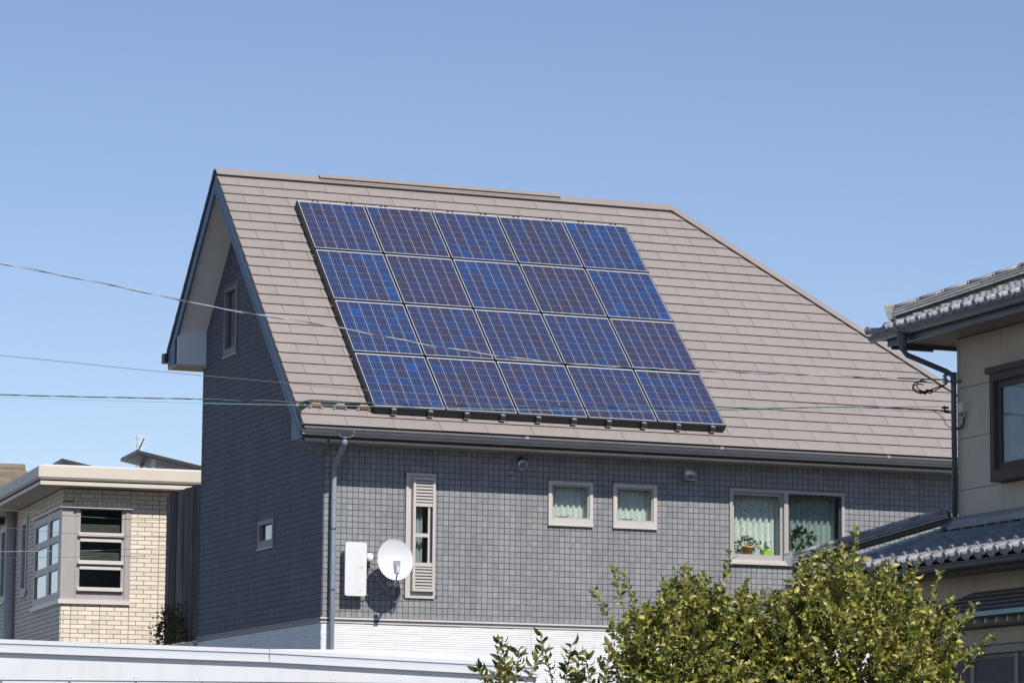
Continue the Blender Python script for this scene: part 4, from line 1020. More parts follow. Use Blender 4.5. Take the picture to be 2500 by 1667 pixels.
for k in range(6):
    p = A.lerp(B, k / 5); mb = MB(); mb.tube([p - EX * 0.13, p + EX * 0.09], 0.005, 5); mb.build('element', 'white_paint', t)
for z in (3.80, 3.92, 4.03):
    mb = MB(); mb.tube([V(ap.x, ap.y, z) - EX * 0.14, V(ap.x, ap.y, z) + EX * 0.14], 0.005, 5); mb.build('element', 'white_paint', t)

# ---------------- far house with the brown shingle roof
fo = bl(-4.0, 16.0, GZ)
fh = thing('far_house', 'distant house showing only its brown shingle roof above the brick house', 'house', fo, BA)
mb = MB(); bbox(mb, -1.2, 3.2, 14.0, 20.0, GZ, 3.2); mb.build('wall', 'stucco', fh)
mb = MB()
zr, yr2, pit = 4.64, 17.0, 0.36
mb.prism([bl(-1.5, 13.2, zr - 3.8 * pit - 0.05), bl(3.4, 13.2, zr - 3.8 * pit - 0.05), bl(2.1, yr2, zr - 0.05), bl(-1.5, yr2, zr - 0.05)], (0, 0, -0.08)); mb.prism([bl(-1.5, yr2, zr - 0.05), bl(2.1, yr2, zr - 0.05), bl(3.4, 20.8, zr - 3.8 * pit - 0.05), bl(-1.5, 20.8, zr - 3.8 * pit - 0.05)], (0, 0, -0.08))
fr_ = mb.build('roof', 'old_roof', fh)
mb = MB()
for k in range(19):
    ya = yr2 - k * 0.2; yb_ = ya - 0.21; x = -1.5 - rnd.uniform(0, 0.4)
    za, zb = zr - (yr2 - ya) * pit, zr - (yr2 - yb_) * pit
    while x < 1.9:
        l = min(rnd.uniform(0.3, 0.5), 2.12 - x); h = rnd.uniform(0.012, 0.02)
        mb.mesh([bl(x, ya, za - 0.03), bl(x + l - 0.006, ya, za - 0.03), bl(x + l - 0.006, yb_, zb + h), bl(x, yb_, zb + h), bl(x + l - 0.006, yb_, zb - 0.03), bl(x, yb_, zb - 0.03)], [(0, 3, 2, 1), (3, 5, 4, 2)]); x += l
tag(mb.build('shingles', 'old_roof', fr_), kind='stuff')
mb = MB(); mb.tube([bl(-1.5, yr2, zr + 0.0), bl(2.1, yr2, zr)], 0.09, 8); mb.build('ridge', 'old_roof', fr_)

# ================================================================== plank screen behind the grey house
t = thing('plank_screen', 'tall screen of dark weathered vertical planks behind the grey house', 'screen', (0.1, 6.7, GZ))
mb = MB(); mb.box(-0.06, 0.35, 5.78, 7.75, GZ, -0.02); mb.build('base_wall', 'alu_grey', t)
y = 5.79; npk = 10
for k in range(npk):
    wdt = 0.182 * rnd.uniform(0.9, 1.08); y1 = min(y + wdt, 7.66)
    dx = rnd.uniform(-0.012, 0.012); lean = rnd.uniform(-0.006, 0.006); top = 2.295 + rnd.uniform(-0.018, 0.01)
    mb = MB(); mb.prism([V(dx, y + 0.006, 0.0), V(dx, y1 - 0.006, 0.0), V(dx, y1 - 0.006 + lean, top), V(dx, y + 0.006 + lean, top + 0.004)], (0.028, 0, 0)); mb.build('plank', 'plank', t); y = y1
mb = MB()
for z in (0.5, 1.25, 2.05): mb.box(0.045, 0.1, 5.8, 7.6, z, z + 0.09)
mb.box(0.1, 0.18, 6.6, 6.7, -0.02, 2.2); mb.build('back_rail', 'plank', t)
def leaf_cloud(mb, pts, ln, wd, dirf, curl=0.25):
    """folded leaves: eight triangles each"""
    for p in pts:
        d = dirf(p).normalized(); up = V(rnd.uniform(-1, 1), rnd.uniform(-1, 1), rnd.uniform(-0.2, 1.2)).normalized()
        s = d.cross(up)
        if s.length < 1e-3: continue
        s.normalize(); n = s.cross(d).normalized(); l = ln * rnd.uniform(0.6, 1.2); w_ = wd * l * rnd.uniform(0.85, 1.15); c = curl * l * rnd.uniform(-0.3, 1.3)
        a = p; m1 = p + d * l * 0.35 + n * c * 0.2; m2 = p + d * l * 0.72; e = p + d * l - n * c * 0.7
        f = n * w_ * 0.45
        mb.mesh([a, m1, m2, e, m1 + s * w_ + f, m2 + s * w_ * 0.8 + f * 0.7, m1 - s * w_ + f, m2 - s * w_ * 0.8 + f * 0.7],
                [(0, 4, 1), (1, 4, 5, 2), (2, 5, 3), (0, 1, 6), (1, 2, 7, 6), (2, 3, 7)], 0, True)
iv = thing('climbing_plant', 'dull brown green creeper climbing the foot of the plank screen', 'plant', (-0.12, 7.2, -0.02))
mb = MB(); pts = []
for _ in range(520):
    y = rnd.uniform(6.05, 7.75); f = (y - 6.05) / 1.7
    h = max(0.05, 0.62 - abs(f - 0.62) * 0.9 + 0.35 * math.exp(-((y - 6.35) / 0.16) ** 2)); pts.append(V(-0.03 - abs(rnd.gauss(0, 0.07)), y, rnd.random() ** 0.8 * h - 0.02))
leaf_cloud(mb, pts, 0.05, 0.33, lambda p: V(-1 + rnd.uniform(-0.6, 0.6), rnd.uniform(-1, 1), rnd.uniform(-0.6, 0.6)))
tag(mb.build('foliage', 'leaf_ivy', iv), kind='stuff')
mb = MB()
for k in range(5):
    y = 6.3 + k * 0.3; mb.tube([V(-0.02, y, -0.02), V(-0.03, y + rnd.uniform(-0.1, 0.1), 0.3), V(-0.025, y + rnd.uniform(-0.2, 0.2), 0.6)], 0.008, 5)
mb.build('stem', 'bark', iv)

# ================================================================== white garage in front
GA = math.atan2(-0.367, 0.930); GO = V(-4.811, -18.896, GZ)
GX, GYv = V(math.cos(GA), math.sin(GA), 0), V(-math.sin(GA), math.cos(GA), 0)
def gl_(x, y, z): return V(GO.x, GO.y, 0) + GX * x + GYv * y + Z3 * z
def gbox(mb, x0, x1, y0, y1, z0, z1, mi=0): return mb.obox(gl_(x0, y0, z0), GX * (x1 - x0), GYv * (y1 - y0), Z3 * (z1 - z0), mi)
ga = thing('garage', 'white steel garage with a sloping banded roof edge in the foreground', 'garage', GO, GA)
mb = MB(); gbox(mb, -7.6, 0.17, 0.02, 0.08, GZ, -1.30); gbox(mb, 0.11, 0.17, 0.08, 5.5, GZ, -1.45); gbox(mb, -7.6, -7.54, 0.08, 5.5, GZ, -1.2); gbox(mb, -7.5, 0.1, 5.44, 5.5, GZ, -1.5); mb.build('wall', 'garage', ga)
mb = MB(); gbox(mb, -7.6, 0.172, 0.0, 0.02, -1.535, -1.30); mb.build('lintel', 'garage', ga)
k = 0; x = -7.6 + 0.42
xe = [-3.665, -3.172, -2.693, -2.215, -1.74, -1.27, -0.80, -0.33, 0.14]
edges = [-3.665 - 0.485 * i for i in range(8, 0, -1)] + xe
for a, b in zip(edges, edges[1:]):
    mb = MB(); gbox(mb, a + 0.01, b - 0.01, 0.006, 0.02, -3.9, -1.545); mb.build('wall_panel', 'garage', ga)
for a in edges[1:-1]:
    mb = MB(); gbox(mb, a - 0.018, a - 0.013, -0.003, 0.0, -1.520, -1.515); gbox(mb, a + 0.013, a + 0.018, -0.003, 0.0, -1.520, -1.515); mb.build('screw', 'galv', ga)
segs = [(-7.7, -1.130), (-1.726, -1.302), (0.205, -1.392)]
for (xa, za), (xb, zb) in zip(segs, segs[1:]):
    mb = MB(); gp_ = 0.004 if xb < 0 else 0
    for y0, h0, h1, mi in ((-0.034, 0.0, -0.030, 0), (-0.026, -0.031, -0.061, 1), (-0.034, -0.062, -0.094, 0)):
        mb.prism([gl_(xa, y0, za + h0), gl_(xb - gp_, y0, zb + h0), gl_(xb - gp_, y0, zb + h1), gl_(xa, y0, za + h1)], GYv * 0.1, mi)
    mb.build('roof_edge', ['garage', 'garage_band'], ga)
mb = MB(); gbox(mb, -1.7295, -1.7262, -0.036, 0.06, -1.392, -1.304); mb.build('joint_stain', 'rust', ga)
mb = MB()
for (xa, za), (xb, zb) in zip(segs, segs[1:]): mb.prism([gl_(xa, 0.07, za - 0.02), gl_(xb, 0.07, zb - 0.02), gl_(xb, 5.6, zb - 0.02), gl_(xa, 5.6, za - 0.02)], (0, 0, -0.04))
mb.build('roof', 'garage', ga)

# ================================================================== tiled Japanese house on the right
XR, YC = 4.452, -8.978
jh = thing('tiled_house', 'traditional house with silver grey curved tile roofs at the right edge', 'house', (XR + 3, YC - 4, GZ))
YN = -17.0; XF = XR + 8
mb = MB(); mb.box(XR + 0.012, XR + 0.1, YC - 0.12, YC - 0.0, 0.6, 2.9); mb.box(XR + 0.1, XF, YC - 0.1, YC, 0.6, 2.9); mb.build('rear_wall', 'j_wall', jh)
wy0, wy1, wz0, wz1 = -11.75, -9.96, 1.10, 2.30
mb = MB(); holes_wall(mb, (XR + 0.012, 0, 0), -Y3, Z3, [-YC, -YN], [0.6, 2.95], [(-wy0 * 0 + 10.0, 11.7, 1.14, 2.26)]); uw = mb.build('upper_wall', 'j_joint', jh)
zrow = [0.80, 1.108, 1.678, 2.243, 2.84]
for a, b in zip(zrow, zrow[1:]):
    cols_ = [YC, -9.935, -10.9, -11.87, -12.83, -13.8, -15.0, YN]
    for y0, y1 in zip(cols_, cols_[1:]):
        q0, q1 = y0 - 0.004, y1 + 0.004
        if a > 1.1 and b < 2.25:
            if q1 > -11.75 and q0 < -9.9: continue
            if q0 > -9.97: q1 = max(q1, -9.965)
        if a == 1.678 or (a == 1.108): 
            if y0 <= -9.9 and y1 >= -11.9: continue
        if a == 2.243 and y0 <= -9.9 and y1 >= -11.9:
            mb = MB(); mb.box(XR, XR + 0.012, q1, q0, 2.275, b - 0.004); mb.build('siding_board', 'j_wall', uw); continue
        mb = MB(); mb.box(XR, XR + 0.012, q1, q0, a + 0.004, b - 0.004); mb.build('siding_board', 'j_wall', uw)
mb = MB(); mb.box(XR - 0.012, XR + 0.02, YC - 0.03, YC + 0.012, 0.8, 2.84); mb.build('corner_trim', 'j_wall', jh)
mb = MB(); mb.box(XR - 0.035, XR, YN, YC + 0.02, 2.80, 2.845); mb.build('frieze_board', 'j_wood', jh)
mb = MB(); mb.box(XR + 1.2, XR + 1.3, -13, YC - 0.2, 0.7, 2.8); mb.box(XR + 0.02, XR + 1.2, -13, YC - 0.2, 0.7, 0.8); mb.box(XR + 0.02, XR + 1.2, -13, YC - 0.2, 2.72, 2.8); mb.build('inner_wall', 'room', jh)
# upper window: dark projecting frame
PX = XR - 0.165
mb = MB(); ring(mb, (PX, 0, 0), -Y3, Z3, -X3, 9.945, 11.7, 1.11, 2.285, 0.085, -0.165, 0.0, 0, 0.12)
mb.box(PX - 0.03, XR, -11.75, -9.90, 2.286, 2.355); wn = mb.build('window', 'j_wood', jh)
mb = MB(); ring(mb, (PX + 0.05, 0, 0), -Y3, Z3, -X3, 10.03, 10.72, 1.235, 2.20, 0.075, -0.03, 0.0); ring(mb, (PX + 0.09, 0, 0), -Y3, Z3, -X3, 10.68, 11.62, 1.235, 2.20, 0.06, -0.03, 0.0); mb.build('sash', 'j_wood', wn)
mb = MB(); mb.box(PX + 0.062, PX + 0.067, -10.65, -10.10, 1.305, 2.13); mb.build('pane', 'glass', wn)
mb = MB(); mb.box(PX + 0.10, PX + 0.105, -11.56, -10.74, 1.29, 2.14); mb.build('pane', 'glass', wn)
mb = MB(); st = [-9.99 - 0.022 * i for i in range(76)]
mb.sweep([1.14, 1.5, 1.9, 2.25], lambda p, s: V(XR - 0.03 + 0.018 * math.sin(s * 55) + 0.006 * math.sin(s * 131), s, p), st, 0, True)
tag(mb.build('curtain', 'lace_blue'), 'blue grey lace curtain behind the dark framed window of the tiled house', 'curtain')
# soffit boards, fascia, gutter of the upper roof
OV = 0.55; FZ = 2.755
for k in range(16):
    y1 = YC + OV - 0.02 - k * 0.135
    mb = MB(); mb.box(XR - OV, XR + 2.5 if y1 > YC else XR - 0.001, y1 - 0.131, y1, FZ + 0.045, FZ + 0.06)
    mb.build('soffit_board', 'j_soffit', jh)
mb = MB(); mb.box(XR - OV, XR - 0.001, YN, YC + OV - 0.02 - 16 * 0.135, FZ + 0.045, FZ + 0.06); mb.build('soffit', 'j_soffit', jh)
mb = MB(); mb.box(XR - OV - 0.03, XR - OV, YN, YC + OV + 0.03, FZ, FZ + 0.16); mb.box(XR - OV, XR + 5, YC + OV, YC + OV + 0.03, FZ, FZ + 0.16); mb.build('fascia', 'j_gutter', jh)
def half_gutter(name, xg, zg, y0, y1, r, parent):
    mb = MB(); pr = [(math.cos(PI + PI * i / 8) * r, math.sin(PI + PI * i / 8) * r) for i in range(9)]
    pr = [(-r - 0.008, 0.006), (-r - 0.008, -0.006)] + pr
    mb.sweep(pr, lambda p, s: V(xg + p[0], s, zg + p[1]), [y0, y1], 0, True)
    mb.sweep([(p[0] * 0.94, p[1] * 0.94 + 0.002) for p in pr], lambda p, s: V(xg + p[0], s, zg + p[1]), [y1, y0], 0, True)
    mb.prism([V(xg + p[0], y0, zg + p[1]) for p in pr[2:]], (0, 0.006, 0)); o = mb.build(name, 'j_gutter', parent)
    for k in range(int((y0 - y1) / 0.9)):
        q = MB(); y = y0 - 1.1 - k * 0.9; q.sweep([(p[0] * 1.04, p[1] * 1.04) for p in pr], lambda p, s: V(xg + p[0], s, zg + p[1]), [y, y - 0.07], 0, True); q.build('gutter_bracket', 'j_gutter', o)
    return o
half_gutter('upper_gutter', XR - OV - 0.105, 2.885, YC + OV + 0.24, YN, 0.062, jh)
mb = MB(); mb.box(XR - OV, XR - 0.02, YC + OV - 0.02, YC + OV + 0.0, FZ - 0.03, FZ + 0.0); mb.build('eave_edge', 'j_gutter', jh)
# curved tiles
TWd, TL, TE = 0.2535, 0.285, 0.232
def tile_profile(n=13, w_=TWd):
    pr = []
    for i in range(n):
        u = i / (n - 1)
        if u < 0.62: z = 0.006 + 0.026 * (2 * u / 0.62 - 1) ** 2
        else: z = 0.032 + 0.046 * math.sin(PI * (u - 0.62) / 0.38)
        pr.append((u * w_ * 1.03, z))
    return pr
def kawara_mesh(w_, eave):
    mb = MB(); pr = tile_profile(13, w_); n = len(pr)
    def P(i, y, dz=0): return (pr[i][0], y, pr[i][1] + 0.040 * (1 - y / TL) + dz)
    vs = [P(i, 0) for i in range(n)] + [P(i, TL * 0.5) for i in range(n)] + [P(i, TL) for i in range(n)]
    fs = []
    for r in range(2):
        for i in range(n - 1): fs.append((r * n + i, r * n + i + 1, (r + 1) * n + i + 1, (r + 1) * n + i))
    mb.mesh(vs, fs, 0, True)
    lip = 0.020 if not eave else 0.0
    if not eave: mb.mesh([P(i, 0) for i in range(n)] + [P(i, 0.004, -0.028) for i in range(n)], [(i, n + i, n + i + 1, i + 1) for i in range(n - 1)], 0)
    else:
        lo = []
        for i in range(n):
            u = i / (n - 1); dz = -0.055 if u < 0.62 else -0.03
            lo.append((pr[i][0], -0.004, pr[i][1] + 0.03 + dz * (1 if u < 0.62 else 1)))
        mb.mesh([P(i, 0) for i in range(n)] + lo, [(i, n + i, n + i + 1, i + 1) for i in range(n - 1)], 0)
        cx_, cz_ = 0.81 * w_ * 1.03, 0.058; r = 0.045; k = 18
        ring1 = [(cx_ + r * math.cos(2 * PI * j / k), -0.018, cz_ + r * math.sin(2 * PI * j / k)) for j in range(k)]
        ring2 = [(x, 0.07, z) for x, y, z in ring1]; ring0 = [(cx_ + (x - cx_) * 0.86, -0.024, cz_ + (z - cz_) * 0.86) for x, y, z in ring1]
        mb.mesh(ring0 + ring1 + ring2, [tuple(range(k))[::-1] if False else tuple(range(k))] + [(j, (j + 1) % k, k + (j + 1) % k, k + j)[::-1] for j in range(k)] + [(k + j, k + (j + 1) % k, 2 * k + (j + 1) % k, 2 * k + j)[::-1] for j in range(k)], 0, False)
    return mb.data('roof_tile', 'kawara')
def kawara_roof(parent, xe, ze, y0, w_, ncols, nrows, slope, far_limit):
    """eave runs towards -Y from y0; rows climb towards +X"""
    b = V(1, 0, slope).normalized(); a = V(0, -1, 0); n = a.cross(b).normalized()
    if n.z < 0: n = -n
    me, mee = kawara_mesh(w_, False), kawara_mesh(w_, True)
    for r in range(nrows):
        for c in range(ncols):
            y = y0 - c * w_
            x = xe + r * TE * b.x
            if y - w_ * 0.5 > far_limit(x): continue
            P = V(x, y, ze) + Z3 * (r * TE * b.z) + n * rnd.uniform(-0.003, 0.004)
            piece('roof_tile', mee if r == 0 else me, parent, frame_mat(P, a, b, n) @ Matrix.Rotation(rnd.uniform(-0.012, 0.012), 4, 'Z'))
def roof_bed(name, xe, xw, ze, slope, y_far, xs_, parent, lift=-0.03):
    mb = MB(); x1 = xw
    mb.prism([V(xe, y_far, ze + lift), V(x1, y_far - (x1 - xe), ze + slope * (x1 - xe) + lift), V(x1, YN, ze + slope * (x1 - xe) + lift), V(xe, YN, ze + lift)], (0, 0, -0.03))
    mb.prism([V(xe, y_far, ze + lift), V(xs_, y_far, ze + lift), V(xs_, y_far - (x1 - xe), ze + slope * (x1 - xe) + lift), V(x1, y_far - (x1 - xe), ze + slope * (x1 - xe) + lift)], (0, 0, -0.03), 1)
    return mb.build(name, ['slate_deck', 'kawara'], parent)
SLP = 0.38
XU, ZU, YU = XR - 0.62, 2.905, -8.27
ur = roof_bed('upper_roof', XU, XR + 3.2, ZU, SLP, YU + 0.05, XR + 7, jh)
kawara_roof(ur, XU, ZU, YU + 0.0, TWd, 20, 6, SLP, lambda x: YU + 0.0 - (x - XU) - 0.05)
XL, ZL, YLF = XR - 1.2, 0.165, -7.42
lr = roof_bed('lower_roof', XL, XR + 0.05, ZL, SLP, YLF + 0.05, XR + 7, jh)
kawara_roof(lr, XL, ZL, YLF - 0.05, 0.2635, 26, 6, SLP, lambda x: YLF - (x - XL) - 0.05)
# corner tile at the upper eave
mb = MB(); cpt = V(XU - 0.02, YU + 0.10, ZU + 0.06)
mb.tube([cpt + V(-0.05, 0.06, 0.0), cpt + V(0.05, -0.06, -0.015), cpt + V(0.16, -0.17, 0.03)], [0.04, 0.046, 0.05], 12)
mb.lathe([(0.0, 0.0), (0.036, 0.0), (0.05, 0.012), (0.048, 0.03)], cpt + V(-0.06, 0.07, 0.005), V(0.6, -0.7, 0), 14)
mb.build('corner_tile', 'kawara', ur)
def hip_ridge(parent, A, dirx, length, base_slope):
    """stacked ridge: two flat courses, mortar line and a row of round cap tiles"""
    h = V(1, -1, 0).normalized(); d = (V(1, -1, base_slope)).normalized(); s = V(1, 1, 0).normalized(); n = d.cross(s).normalized()
    if n.z < 0: n = -n
    seg = 0.30; tot = length
    mb = MB(); mb.obox(A - s * 0.07 - n * 0.03, d * tot, s * 0.14, n * 0.13); mb.build('ridge_mortar', 'mortar_line', parent)
    for lay, (wd, z0, z1, off) in enumerate(((0.20, 0.012, 0.034, 0.0), (0.185, 0.045, 0.065, 0.15), (0.172, 0.076, 0.093, 0.05))):
        q = -off
        while q < tot:
            a, b = max(q, 0), min(q + seg, tot)
            if b - a > 0.04:
                mb = MB(); mb.obox(A + d * (a + 0.002) - s * wd / 2 + n * (z0 + rnd.uniform(-0.001, 0.001)), d * (b - a - 0.004), s * wd, n * (z1 - z0)); mb.build('ridge_course', 'noshi', parent)
            q += seg
    q = 0.0
    while q < tot - 0.05:
        mb = MB(); L_ = min(seg, tot - q)
        pts = []
        for i in range(9):
            a = PI * i / 8; pts.append((math.cos(a) * 0.075, math.sin(a) * 0.05))
        poly = [A + d * (q + 0.002) + s * x + n * (0.101 + z) for x, z in pts]
        mb.prism(poly, d * (L_ - 0.004), 0, True)
        mb.prism([A + d * q + s * x * 1.06 + n * (0.1005 + z * 1.08) for x, z in pts], d * 0.022, 0, True)
        mb.build('ridge_cap_tile', 'noshi', parent); q += seg
UA = V(XU + 0.115, -8.37 - 0.115, 2.97 + 0.105)
hip_ridge(ur, UA, 1, 3.2, SLP)
LA = V(XL - 0.05, -7.5 + 0.05, 0.23 + 0.115)
hip_ridge(lr, LA, 1, 1.86, 0.365)
def end_tile(A, parent, hgt):
    h = V(1, -1, 0).normalized(); s = V(1, 1, 0).normalized()
    pl = [(-0.075, -0.02), (0.075, -0.02), (0.085, 0.07), (0.082, hgt * 0.8), (0.055, hgt), (0.0, hgt * 1.04), (-0.055, hgt), (-0.082, hgt * 0.8), (-0.085, 0.07)]
    mb = MB(); b0 = A - h * 0.07
    mb.prism([b0 + s * x + Z3 * z - h * 0.05 * (z / hgt) for x, z in pl], h * 0.075)
    mb.prism([b0 + s * x * 1.15 + Z3 * (z * 1.04) - h * (0.05 * (z / hgt) + 0.012) for x, z in pl], h * 0.02)
    mb.build('ridge_end_tile', 'oni', parent)
end_tile(UA, ur, 0.165); end_tile(LA, lr, 0.15)
# flashing courses where the lower roof meets the wall
zf = ZL + SLP * 1.2 + 0.06
for k, (dx, z0, z1) in enumerate(((0.16, zf - 0.01, zf + 0.022), (0.13, zf + 0.025, zf + 0.055), (0.10, zf + 0.058, zf + 0.085))):
    y = YC + 0.02
    while y > -13.0:
        mb = MB(); mb.box(XR - dx, XR + 0.0, y - 0.298 - 0.1 * (k == 1), y, z0, z1); mb.build('flashing_course', 'noshi', lr); y -= 0.30 + 0.1 * (k == 1)
mb = MB(); mb.box(XR - 0.09, XR - 0.001, YN, YC + 0.01, zf + 0.086, zf + 0.125); mb.build('flashing_sheet', 'j_gutter', lr)
# lower eave: gutter, fascia, soffit, ground floor wall
half_gutter('lower_gutter', XL - 0.075, 0.115, YLF + 0.1, YN, 0.06, jh)
mb = MB(); mb.box(XL + 0.03, XL + 0.06, YN, YLF, 0.02, 0.15); mb.build('lower_fascia', 'j_wood', jh)
XW = XR - 0.65
mb = MB(); mb.box(XL + 0.061, XW - 0.001, YN, YLF, 0.062, 0.078); mb.build('lower_soffit', 'j_soffit', jh)
mb = MB(); mb.box(XW + 0.012, XR + 0.3, YN, -8.05, GZ, 0.2); mb.box(XR + 0.31, XF, YN, -8.05, GZ, 0.2); lww = mb.build('ground_floor_wall', 'j_joint', jh)
for y0, y1 in ((-8.05, -9.0), (-9.0, -10.40), (-10.40, -11.40), (-11.40, -12.8), (-12.8, -14.5)):
    for z0, z1 in ((GZ, -2.4), (-2.4, -0.69), (-0.685, 0.06)):
        if z0 < -0.7 and y1 < -9.9: continue
        mb = MB(); mb.box(XW, XW + 0.012, y1 + 0.004, y0 - 0.004, z0 + 0.004, z1); mb.build('siding_board', 'j_wall', lww)
# awning with copper edge
aw = []
mb = MB(); AX0, AX1, AZ0, AZ1 = XW - 0.5, XW, -0.40, -0.125
mb.prism([V(AX0, -9.95, AZ0), V(AX1 - 0.002, -10.45, AZ1), V(AX1 - 0.002, -15, AZ1), V(AX0, -15, AZ0)], (0, 0, -0.02))
mb.prism([V(AX0, -9.95, AZ0), V(AX1 - 0.002, -9.95, AZ0), V(AX1 - 0.002, -10.45, AZ1)], (0, 0, -0.02)); awn = mb.build('awning', 'copper_roof', jh)
for k in range(5):
    f0, f1 = k / 5, (k + 1) / 5
    xa, xb = AX0 + 0.5 * f0, AX0 + 0.5 * f1; za, zb = AZ0 + (AZ1 - AZ0) * f0, AZ0 + (AZ1 - AZ0) * f1
    mb = MB(); mb.prism([V(xa, -9.95 - 0.5 * f0, za + 0.014), V(xb, -9.95 - 0.5 * f1, zb + 0.004), V(xb, -15, zb + 0.004), V(xa, -15, za + 0.014)], (0, 0, -0.012)); mb.build('roof_sheet', 'copper_roof', awn)
mb = MB(); mb.box(AX0 - 0.012, AX0 - 0.001, -15, -9.94, AZ0 - 0.035, AZ0 + 0.012); mb.build('copper_edge', 'verdigris', awn)
mb = MB(); mb.box(AX0 + 0.03, AX1 - 0.001, -15, -10.0, AZ0 - 0.05, AZ0 - 0.038); mb.box(AX1 - 0.05, AX1 - 0.002, -15, -10.0, AZ0 - 0.115, AZ0 - 0.10); mb.build('awning_soffit', 'j_wood', awn)
for k in range(14):
    y = -10.25 - k * 0.2235; mb = MB(); mb.box(AX0 + 0.08, AX1 - 0.06, y - 0.035, y, AZ0 - 0.10, AZ0 - 0.051); mb.build('rafter', 'alu_grey', awn)
# shutters
mb = MB(); mb.box(XW - 0.06, XW - 0.001, -13.2, -9.96, -0.78, -0.70); sh = mb.build('shutter_case', 'gable_frame', jh)
for y0, y1 in ((-9.97, -10.40), (-10.44, -11.31), (-11.35, -12.25), (-12.29, -13.2)):
    mb = MB(); mb.box(XW - 0.03, XW + 0.0, y1, y0, -3.9, -0.79); p_ = mb.build('shutter', 'shutter', sh)
    for k in range(22):
        z = -0.83 - k * 0.032; mb = MB(); mb.prism([V(XW - 0.03, y0 - 0.05, z), V(XW - 0.045, y0 - 0.05, z - 0.024), V(XW - 0.03, y0 - 0.05, z - 0.024)], (0, y1 - y0 + 0.1, 0)); mb.build('slat', 'shutter', p_)
    mb = MB(); mb.box(XW - 0.055, XW - 0.031, y0 - 0.05, y0 - 0.0, -3.9, -0.79); mb.build('stile', 'gable_frame', p_)
# downpipe of the tiled house and its run over the lower roof
pts = [V(XR - 0.66, -8.90, 2.84), V(XR - 0.66, -8.90, 2.66), V(XR - 0.60, -8.90, 2.60), V(XR - 0.12, -8.92, 2.44), V(XR - 0.05, -8.955, 2.39), V(XR - 0.05, -8.955, 2.30), V(XR - 0.05, -8.955, zf + 0.09)]
mb = MB(); mb.tube(pts, 0.031, 12); dpj = mb.build('downpipe', 'j_gutter', jh)
mb = MB(); mb.lathe([(0.038, -0.12), (0.05, -0.05), (0.062, 0.0), (0.062, 0.05), (0.0, 0.05)], (XR - 0.66, -8.90, 2.80), Z3, 14); mb.tube([V(XR - 0.05, -8.955, 1.10), V(XR - 0.05, -8.955, 1.125)], 0.041, 12); mb.tube([V(XR - 0.05, -8.955, 2.43), V(XR - 0.05, -8.955, 2.30)], 0.036, 12); mb.build('pipe_joint', 'j_gutter', dpj)
mb = MB(); mb.tube([V(XR - 0.05, -8.955, zf + 0.09), V(XR - 0.09, -8.90, zf + 0.05), V(XR - 0.16, -8.86, zf - 0.0)], 0.042, 12); mb.build('pipe_shoe', 'j_gutter', dpj)
mb = MB(); mb.tube([V(XR - 0.10, -8.80, ZL + SLP * 1.10 + 0.105), V(XR - 0.65, -8.37, ZL + SLP * 0.55 + 0.105), V(XR - 1.12, -8.0, ZL + SLP * 0.08 + 0.105)], 0.026, 10); mb.build('roof_pipe', 'verdigris', dpj)
# service box and insulators
t = thing('meter_box', 'small cream cable box on the wall beside the tiled house downpipe', 'utility box', (XR - 0.04, -9.14, 1.85))
mb = MB(); mb.box(XR - 0.075, XR - 0.001, -9.19, -9.075, 1.965, 2.065); mb.build('box', 'box_cream', t)
mb = MB(); mb.box(XR - 0.05, XR - 0.001, -9.17, -9.10, 1.905, 1.962); mb.tube([V(XR - 0.056, -9.135, 1.935), V(XR - 0.045, -9.135, 1.935)], 0.02, 10, 1); mb.tube([V(XR - 0.03, -9.15, 1.91), V(XR - 0.04, -9.16, 1.84), V(XR - 0.03, -9.08, 1.80), V(XR - 0.03, -8.96, 1.80)], 0.012, 7, 1); mb.build('terminal', ['galv', 'lamp_dark'], t)
t = thing('wall_insulator', 'dark porcelain insulator bracket holding the upper wire at the downpipe', 'insulator', (XR - 0.08, -8.9, 2.31))
mb = MB()
for k in range(3): mb.lathe([(0.012, -0.015), (0.028, -0.008), (0.028, 0.008), (0.012, 0.015)], V(XR - 0.11 - 0.0 * k, -8.87, 2.33 + 0.034 * k), Z3, 10)
mb.build('insulator_discs', 'verdigris', t)
mb = MB(); mb.tube([V(XR - 0.01, -9.05, 2.32), V(XR - 0.06, -8.98, 2.33), V(XR - 0.11, -8.87, 2.33), V(XR - 0.11, -8.87, 2.42)], 0.013, 8); mb.build('arm', 'grey_cable', t)
t = thing('wall_insulator', 'dark clamp bracket holding the lower wires at the downpipe', 'insulator', (XR - 0.1, -8.9, 2.01))
mb = MB(); mb.box(XR - 0.14, XR - 0.08, -8.90, -8.84, 2.03, 2.05); mb.box(XR - 0.16, XR - 0.08, -8.90, -8.86, 1.995, 2.012); mb.tube([V(XR - 0.02, -8.93, 1.98), V(XR - 0.12, -8.87, 1.99), V(XR - 0.12, -8.87, 2.06)], 0.011, 7); mb.build('clamp', 'lamp_dark', t)

